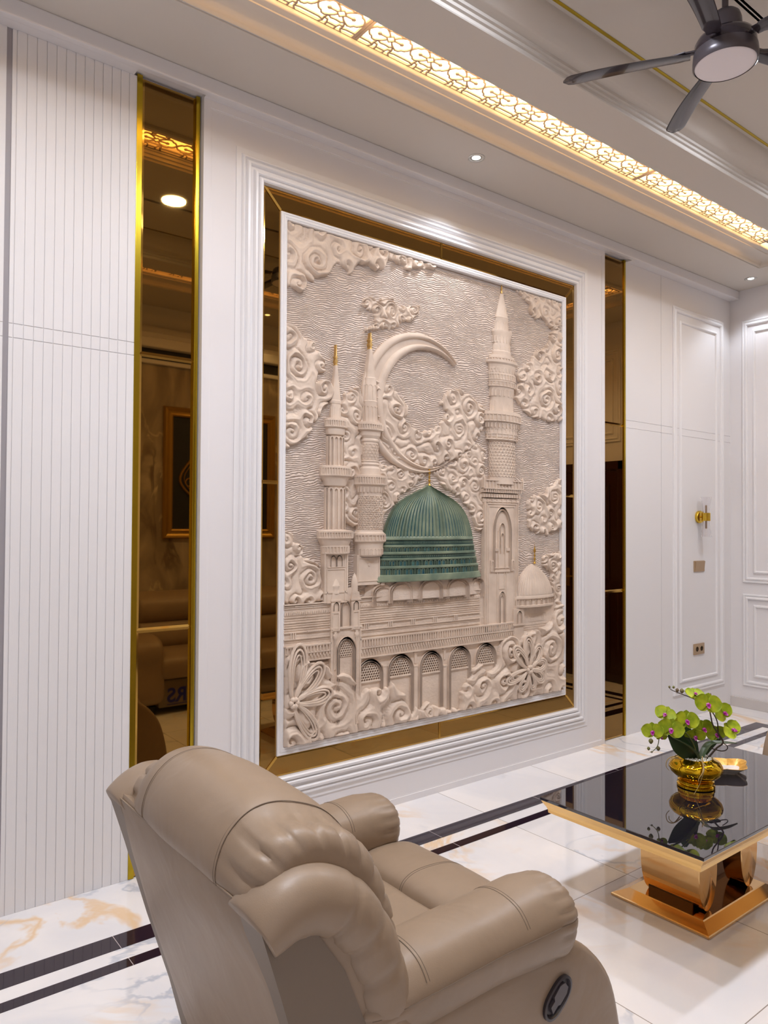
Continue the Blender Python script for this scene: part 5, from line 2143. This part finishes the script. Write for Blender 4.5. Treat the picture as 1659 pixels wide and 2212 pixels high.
# ------------------------------------------------------------------ ceiling fan
FAN = empty('ceiling_fan', (2.785, -1.703, ZI), 0, 'dark five-bladed ceiling fan with an unlit round lamp', 'ceiling fan')
FB = mat('fan_dark_gloss', (0.030, 0.022, 0.030), 0.16, coat=.5)
FG = mat('fan_grey_metal', (0.10, 0.085, 0.095), 0.3, .3)
zr = lambda z: z - ZI
mb = MB()
mb.lathe([(.012, zr(3.50)), (.012, -0.01)], (0, 0, 0), 16)
mb.build('down_rod', FG, FAN, smooth=50)
mb = MB()
mb.lathe([(.05, -.045), (.06, -.02), (.062, -.001)], (0, 0, 0), 28)
mb.build('ceiling_canopy', FG, FAN, smooth=50)
mb = MB()
mb.lathe([(.060, zr(3.405)), (.062, zr(3.43)), (.060, zr(3.475)), (.054, zr(3.495)), (.044, zr(3.505)), (.014, zr(3.508))], (0, 0, 0), 40)
mb.build('motor_cap', FG, FAN, smooth=50)
mb = MB()
mb.lathe([(.085, zr(3.41)), (.104, zr(3.405)), (.112, zr(3.39)), (.114, zr(3.365)), (.112, zr(3.345)), (.104, zr(3.34))], (0, 0, 0), 48)
mb.build('motor_housing', FB, FAN, smooth=50)
mb = MB()
mb.lathe([(.104, zr(3.362)), (.1165, zr(3.355)), (.119, zr(3.33)), (.119, zr(3.308)), (.113, zr(3.302))], (0, 0, 0), 48, cap=False)
mb.build('lamp_collar', FG, FAN, smooth=50)
mb = MB()
mb.lathe([(.0005, zr(3.2985)), (.06, zr(3.2990)), (.100, zr(3.3005)), (.110, zr(3.303)), (.114, zr(3.310)), (.114, zr(3.32))], (0, 0, 0), 48)
mb.build('lamp_cover', mat('opal_lamp_cover', (0.90, 0.84, 0.88), .35), FAN, smooth=60)
for k in range(5):
    a = math.radians(49.5 + 72 * k)
    pitch = math.radians(-6)
    mb = MB()
    rings = []
    NB = 26
    for i in range(NB + 1):
        t = i / NB
        r = 0.125 + t * 0.495
        wdt = 0.068 + 0.018 * math.sin(min(1, t * 1.35) * PI / 2) ** 1.4
        if t > .90: wdt *= math.sqrt(max(0.002, 1 - ((t - .90) / .1) ** 2))
        if t < .04: wdt *= .8
        off = -0.010 + 0.012 * math.sin(t * PI)
        row = []
        for (u, h) in ((-.5, 0), (-.42, .004), (0, .0058), (.42, .004), (.5, 0), (.42, -.0025), (0, -.001), (-.42, -.0025)):
            tw = pitch * (1.25 - .45 * t)
            uu = u * wdt + off
            row.append((r, uu * math.cos(tw) - h * math.sin(tw), zr(3.365) + uu * math.sin(tw) + h * math.cos(tw) + .004 * t))
        rings.append(row)
    mb.rings(rings)
    o = mb.build('fan_blade', FB, FAN, smooth=50)
    o.rotation_euler = (0, 0, a)
    mb = MB()
    mb.box(.105, .175, -.012, .012, zr(3.372), zr(3.380), .003)
    mb.prism([(.145, -.024), (.205, -.012), (.215, 0), (.205, .012), (.145, .024)], zr(3.3705), zr(3.3745), axis='z')
    for yy in (-.010, .010):
        mb.lathe([(.004, zr(3.366)), (.004, zr(3.372))], (.168, yy, 0), 8)
    mb.build('blade_bracket', FG, o, smooth=40)

# ------------------------------------------------------------------ wall lamp, switch, socket
SL = empty('wall_lamp', (5.645, 0, 1.585), 0, 'small brass wall lamp with flared clear glass above and below', 'wall lamp')
GL = mat('clear_glass', (0.97, 0.96, 0.97), 0.02, trans=1.0, ior=1.45)
BR = mat('satin_brass', (0.70, 0.47, 0.06), .25, 1.0)
mb = MB()
mb.lathe([(.0005, 0), (.048, 0), (.050, -.003), (.050, -.020), (.047, -.024), (.0005, -.024)], (0, 0, 0), 40)
o = mb.build('wall_plate', BR, SL, smooth=40)
o.rotation_euler = (-PI / 2, 0, 0)
o.rotation_euler = (PI / 2, 0, 0)
o.scale = (1, 1, -1)
for v in o.data.vertices: v.co.z = -v.co.z
o.scale = (1, 1, 1)
mb = MB()
mb.tube([(0, -.02, 0), (0, -.05, 0)], .007, 10)
mb.build('arm', BR, SL, smooth=50)
mb = MB()
mb.lathe([(.026, -.031), (.0325, -.032), (.0325, .032), (.026, .031), (.026, -.031)], (0, -.068, 0), 40, cap=False)
mb.lathe([(.0005, -.004), (.026, -.004), (.026, .004), (.0005, .004)], (0, -.068, 0), 24)
mb.build('lamp_band', BR, SL, smooth=40)
for s in (1, -1):
    mb = MB()
    mb.lathe([(.0255, s * .028), (.0265, s * .06), (.030, s * .095), (.037, s * .140), (.042, s * .158), (.0395, s * .158), (.0345, s * .140), (.0275, s * .095), (.0240, s * .06), (.0230, s * .028)], (0, -.068, 0), 40, cap=False)
    mb.build('glass_shade', GL, SL, smooth=60)
    mb = MB()
    mb.lathe([(.0075, s * .004), (.0075, s * .090), (.004, s * .094)], (0, -.068, 0), 14)
    mb.build('candle_tube', mat('dull_bronze_tube', (0.42, 0.30, 0.20), .35, .6), SL, smooth=50)

PL = mat('champagne_plastic', (0.43, 0.295, 0.175), .32, .25)
SW = empty('light_switch', (5.652, 0, 1.189), 0, 'champagne gold light switch plate under the wall lamp', 'switch')
mb = MB()
mb.box(-.078, .078, -.009, 0, -.044, .044, .003)
mb.build('switch_plate', PL, SW, smooth=40)
mb = MB()
mb.prism([(-.009, -.040), (-.0175, .040), (-.009, .040)], -.066, .072, axis='x')
mb.build('switch_rocker', PL, SW)
SK = empty('wall_socket', (5.645, 0, 0.526), 0, 'champagne gold double socket plate low on the wall', 'socket')
mb = MB()
mb.box(-.078, .078, -.010, 0, -.044, .044, .003)
mb.build('socket_plate', PL, SK, smooth=40)
for xx in (-.034, .034):
    mb = MB()
    mb.lathe([(.0185, 0), (.0195, .0012), (.0205, 0)], (0, 0, 0), 28, cap=False)
    mb.lathe([(.0005, .0004), (.0185, .0004)], (0, 0, 0), 28)
    o = mb.build('socket_well', mat('dark_bronze_well', (0.11, 0.062, 0.022), .4, .2), SK)
    o.rotation_euler = (PI / 2, 0, 0)
    o.location = (xx, -.0100, .002)

# ------------------------------------------------------------------ orchid in a gold bowl
ORX, ORY, ORZ = 2.933, -1.492, 0.4215
OR = empty('potted_orchid', (ORX, ORY, ORZ), 0, 'green artificial orchid with magenta centres in a mirrored gold bowl', 'plant')
ODEP = (Vector((ORX, ORY, ORZ)) - CAM).dot(cf)


def Q(px, py, d=0.0):
    """point in the plane through the bowl that faces the room's corner, d metres further away; local to the bowl"""
    v = cf + cr * ((px - CX) / FPX) - cu * ((py - CY) / FPX)
    p = CAM + v * (ODEP + d)
    return p - Vector((ORX, ORY, ORZ))


mb = MB()
mb.lathe([(.0005, 0), (.070, 0), (.0745, .003), (.0745, .011), (.067, .015), (.0665, .018), (.071, .021), (.071, .027), (.060, .032), (.066, .036), (.084, .046), (.099, .060), (.1055, .076), (.104, .090), (.095, .104), (.080, .114), (.069, .118), (.0655, .121), (.0635, .119), (.062, .110), (.0005, .108)], (0, 0, 0), 64)
mb.build('gold_bowl', mat('mirror_gold', (0.80, 0.50, 0.02), .035, 1.0), OR, smooth=50)
PB = mat('white_pebbles', (0.68, 0.68, 0.62), .35)
mb = MB()
rs = random.Random(9)
for k in range(190):
    r, a = .061 * math.sqrt(rs.random()), rs.uniform(0, 2 * PI)
    bm = bmesh.new()
    bmesh.ops.create_icosphere(bm, subdivisions=1, radius=1)
    s_ = rs.uniform(.0035, .0055)
    for v in bm.verts:
        v.co = Vector((r * math.cos(a) + v.co.x * s_ * rs.uniform(.9, 1.2), r * math.sin(a) + v.co.y * s_, .117 + rs.uniform(0, .004) + v.co.z * s_ * .8))
    mb.bm(bm)
o = mb.build('white_pebbles', PB, OR, smooth=60)
o['kind'] = 'stuff'

LF = mat('dark_leaf', (0.016, 0.045, 0.012), .32)
LF2 = mat('grey_green_leaf', (0.075, 0.115, 0.055), .4)
PT = mat('lime_petal', (0.36, 0.47, 0.015), .5, sub=0.0)
add_noise_color(PT, (0.27, 0.38, 0.006), (0.50, 0.58, 0.015), 30, 3)
LP = mat('magenta_lip', (0.60, 0.07, 0.45), .45)
add_noise_color(LP, (0.55, 0.03, 0.42), (0.85, 0.55, 0.75), 90, 2, .45, .75)
ST = mat('dark_stem', (0.055, 0.035, 0.02), .5)
STG = mat('green_stem', (0.14, 0.16, 0.04), .5)
BU = mat('olive_bud', (0.19, 0.19, 0.05), .5)
add_noise_color(BU, (0.20, 0.22, 0.05), (0.15, 0.085, 0.06), 40, 2)
RT = mat('dry_root', (0.40, 0.28, 0.11), .7)


def leaf(name, pts, widths, material, tilt=(0, 0, 1), cup=.25, thick=.0012):
    P = catmull(pts, 18, closed=False)
    W_ = catmull([(w_, 0, 0) for w_ in widths], 18, closed=False)
    mb = MB()
    rings = []
    for i, p in enumerate(P):
        t = (P[min(i + 1, 18)] - P[max(i - 1, 0)]).normalized()
        s = t.cross(Vector(tilt)).normalized()
        n_ = s.cross(t).normalized()
        w_ = max(W_[i].x, .0006)
        row = []
        for u in (-1, -.6, -.2, 0, .2, .6, 1):
            row.append(p + s * (u * w_) + n_ * (abs(u) ** 1.3 * w_ * cup + thick))
        for u in (1, .6, .2, 0, -.2, -.6, -1):
            row.append(p + s * (u * w_ * .99) + n_ * (abs(u) ** 1.3 * w_ * cup - thick * .2 - (.0012 if u == 0 else 0)))
        rings.append(row)
    mb.rings(rings)
    return mb.build(name, material, OR, smooth=50)


vd = (-cf).normalized()
leaf('leaf', [Q(1503, 1650, 0), Q(1487, 1628, -.02), Q(1466, 1608, -.03), Q(1443, 1588, -.03)], [.010, .030, .034, .004], LF, tilt=vd, cup=.15)
leaf('leaf', [Q(1507, 1650, .01), Q(1492, 1618, 0), Q(1482, 1590, .01), Q(1480, 1558, .03)], [.010, .032, .036, .006], LF, tilt=vd, cup=.12)
leaf('leaf', [Q(1512, 1652, -.02), Q(1505, 1630, -.03), Q(1482, 1609, -.05), Q(1453, 1594, -.06)], [.006, .010, .011, .003], LF2, tilt=(0, 0, 1), cup=.3)
leaf('leaf', [Q(1510, 1650, -.01), Q(1520, 1625, 0), Q(1535, 1608, .01), Q(1565, 1606, .02), Q(1592, 1606, .04)], [.008, .014, .017, .014, .003], LF2, tilt=(0.2, -.2, 1), cup=.35)
leaf('leaf', [Q(1512, 1650, .02), Q(1515, 1632, .03), Q(1530, 1612, .05), Q(1556, 1596, .08)], [.008, .016, .018, .004], LF, tilt=vd, cup=.2)


def stem(name, pts, r0, r1, material):
    P = catmull(pts, 40, closed=False)
    mb = MB()
    mb.tube(P, [r0 + (r1 - r0) * i / 40 for i in range(41)], 7)
    return mb.build(name, material, OR, smooth=70)


stem('stem', [Q(1519, 1650), Q(1534, 1632), Q(1548, 1616), Q(1562, 1604, -.01), Q(1553, 1586, -.01), Q(1540, 1566), Q(1535, 1545), Q(1530, 1527), Q(1512, 1516), Q(1490, 1506), Q(1466, 1497), Q(1450, 1490), Q(1446, 1485)], .0042, .0012, ST)
stem('stem', [Q(1530, 1527), Q(1543, 1545, .01), Q(1550, 1562, .01), Q(1552, 1585, .01), Q(1562, 1602, -.008)], .0022, .0028, ST)
stem('stem', [Q(1535, 1616, .01), Q(1556, 1622, .01), Q(1569, 1620, .02), Q(1571, 1612, .03), Q(1560, 1604, .03)], .0022, .0018, ST)
stem('stem', [Q(1500, 1650), Q(1503, 1625), Q(1494, 1600, -.01), Q(1480, 1582, -.02), Q(1458, 1574, -.03), Q(1436, 1576, -.03), Q(1425, 1590, -.03), Q(1421, 1610, -.03), Q(1411, 1622, -.03), Q(1404, 1625, -.03)], .0036, .0012, STG)
stem('stem', [Q(1497, 1650, .02), Q(1497, 1618, .02), Q(1500, 1596, .02), Q(1515, 1578, .02)], .0040, .0020, mat('grey_stem', (.18, .17, .12), .6))
stem('stem', [Q(1436, 1576, -.03), Q(1432, 1560, -.02), Q(1436, 1546, -.02)], .0016, .0012, STG)
for (x, y, s_, d) in ((1446, 1484, .0055, 0), (1455, 1484.5, .0062, 0), (1463, 1491, .0085, 0), (1473, 1492.5, .0105, 0), (1534.5, 1500, .005, .02), (1406, 1601, .0112, -.03), (1422, 1617, .0095, -.03), (1401, 1617, .0075, -.03), (1408, 1624.5, .0045, -.03), (1430, 1558.5, .0065, -.02)):
    mb = MB()
    c = Q(x, y, d)
    mb.lathe([(.0004, -1.05), (.45, -.85), (.85, -.35), (1, .05), (.88, .45), (.5, .85), (.0004, 1.1)], (0, 0, 0), 14)
    mb.v = [(c.x + v[0] * s_ * .86, c.y + v[1] * s_ * .86, c.z + v[2] * s_) for v in mb.v]
    mb.build('bud', BU, OR, smooth=60)


def petal_rings(o, d, n_, L, Wd, cup=.2, tip=.85):
    """rounded petal starting at o, growing along d, facing n_"""
    s = d.cross(n_).normalized()
    mb = MB()
    vs = []
    NU, NV = 9, 7
    for i in range(NU + 1):
        t = i / NU
        w_ = Wd * (math.sin(min(1, t * 1.0) ** tip * PI) ** .62 if 0 < t < 1 else .02)
        for j in range(NV):
            u = -1 + 2 * j / (NV - 1)
            p = o + d * (L * t) + s * (u * w_) + n_ * (cup * L * (abs(u) ** 2 * .25 * w_ / Wd + (t - .5) ** 2 * .6 - .15) + .0015 * math.sin(u * 9 + t * 7))
            vs.append(p)
    fs = []
    for i in range(NU):
        for j in range(NV - 1):
            a_ = i * NV + j
            fs.append((a_, a_ + 1, a_ + NV + 1, a_ + NV))
    k = len(vs)
    vs2 = [p - n_ * .0007 for p in vs]
    fs2 = [tuple(reversed([q + k for q in f])) for f in fs]
    rim_ = []
    for i in range(NU):
        rim_ += [(i * NV, (i + 1) * NV, (i + 1) * NV + k, i * NV + k), (i * NV + NV - 1, i * NV + NV - 1 + k, (i + 1) * NV + NV - 1 + k, (i + 1) * NV + NV - 1)]
    mb.add(vs + vs2, fs + fs2 + rim_)
    return mb


def flower(px, py, d, face, up, L, lipc=True):
    """face: direction the bloom looks at (in camera terms: right, up, towards viewer)"""
    c = Q(px, py, d)
    n_ = (cr * face[0] + cu * face[1] - cf * face[2]).normalized()
    u_ = (cr * up[0] + cu * up[1])
    u_ = (u_ - n_ * u_.dot(n_)).normalized()
    s = u_.cross(n_).normalized()
    mb = MB()
    back = c - n_ * .004
    for ang, LL, WW, off in ((90, .80, .36, -.002), (215, .78, .34, -.002), (325, .78, .34, -.002), (12, 1.0, .60, .002), (168, 1.0, .60, .002)):
        a_ = math.radians(ang)
        dr = (s * math.cos(a_) + u_ * math.sin(a_) + n_ * .12).normalized()
        pm = petal_rings(back + n_ * off, dr, n_, L * LL, L * WW, .22)
        mb.add(pm.v, pm.f)
    o = mb.build('flower', PT, OR, smooth=70, recalc=False)
    mb = MB()
    for ang, LL, WW, off in ((270, .42, .15, .006), (225, .26, .13, .008), (315, .26, .13, .008), (90, .16, .08, .010)):
        a_ = math.radians(ang)
        dr = (s * math.cos(a_) + u_ * math.sin(a_) + n_ * .9).normalized()
        pm = petal_rings(c + n_ * .001, dr, (n_ * .6 + u_ * .4 if ang == 270 else n_).normalized(), L * LL, L * WW, .5)
        mb.add(pm.v, pm.f)
    bm = bmesh.new()
    bmesh.ops.create_icosphere(bm, subdivisions=2, radius=L * .10)
    for v in bm.verts: v.co = v.co + c + n_ * .006
    mb.bm(bm)
    mb.build('flower_lip', LP, o, smooth=70, recalc=False)
    return o


flower(1410, 1580, -.035, (-.45, .1, .8), (-.15, 1), .047)
flower(1449, 1575, -.045, (-.15, .15, .95), (.25, 1), .056)
flower(1483, 1557, -.02, (.05, .25, .95), (.1, 1), .055)
flower(1437, 1543, -.01, (-.35, .45, .8), (.4, 1), .046)
flower(1429, 1592, -.035, (.1, -.3, .9), (.1, 1), .026)
flower(1529, 1521, -.03, (-.05, .20, .95), (.15, 1), .058)
flower(1501, 1499, 0, (.1, .75, .6), (.1, 1), .042)
flower(1563, 1540, .0, (.25, .35, .8), (-.5, 1), .050)
flower(1582, 1577, -.01, (.15, .55, .7), (-.7, 1), .050)
flower(1519, 1574, .02, (.2, .1, .9), (-.3, 1), .048)
flower(1502, 1590, -.005, (-.3, -.3, .85), (-.2, 1), .044)
flower(1548, 1585, .02, (-.3, .0, .9), (-.4, 1), .044)
for pts in ([Q(1468, 1640, -.02), Q(1455, 1634, -.04), Q(1442, 1641, -.05), Q(1439, 1655, -.05), Q(1446, 1664, -.05)],
            [Q(1472, 1641, -.03), Q(1456, 1638, -.05), Q(1446, 1648, -.06), Q(1445, 1656, -.06)],
            [Q(1517, 1634, -.06), Q(1518, 1648, -.085), Q(1521, 1662, -.115), Q(1516, 1680, -.122), Q(1511, 1695, -.115), Q(1499, 1716, -.112)],
            [Q(1519, 1650, -.085), Q(1518, 1668, -.12), Q(1510, 1682, -.125), Q(1509, 1690, -.12)],
            [Q(1517, 1646, -.08), Q(1526, 1656, -.105)]):
    P = catmull(pts, 24, closed=False)
    mb = MB()
    mb.tube(P, [.0026 - .0014 * i / 24 for i in range(25)], 6)
    mb.build('aerial_root', RT, OR, smooth=70)

# ------------------------------------------------------------------ gilt dish behind the bowl
DI = empty('serving_dish', (3.215, -1.478, 0.4215), math.radians(-8), 'gilt-rimmed porcelain dish with a white centre beside the orchid bowl', 'dish')


def dish_ring(f, z):
    P = []
    n = 64
    for k in range(n):
        a = 2 * PI * k / n
        r = 1 / ((abs(math.cos(a)) ** 1.35 + abs(math.sin(a)) ** 1.35) ** (1 / 1.35))
        r *= 1 + .06 * math.cos(4 * a) - .05 * max(0, math.cos(8 * a)) ** 6
        P.append((.118 * f * r * math.cos(a), .088 * f * r * math.sin(a), z))
    return P


mb = MB()
mb.rings([dish_ring(.50, 0), dish_ring(.52, .004), dish_ring(.60, .009), dish_ring(.85, .024), dish_ring(1.0, .033)], cap0=True, cap1=False)
mb.build('dish_body', mat('white_porcelain', (.75, .72, .72), .12), DI, smooth=50)
mb = MB()
mb.rings([dish_ring(1.0, .033), dish_ring(1.005, .0345), dish_ring(.98, .035), dish_ring(.82, .0235), dish_ring(.64, .0125)], cap0=False, cap1=False)
GR2 = mat('gilt_porcelain', (0.85, 0.50, 0.12), .35, .3)
add_noise_color(GR2, (0.60, 0.30, 0.04), (0.80, 0.48, 0.12), 60, 3)
mb.build('gilt_rim', GR2, DI, smooth=50)
mb = MB()
mb.rings([dish_ring(.64, .0125), dish_ring(.50, .0095), dish_ring(.02, .0090)], cap0=False, cap1=True)
mb.build('dish_well', mat('white_porcelain', (.75, .72, .72), .12), DI, smooth=50)
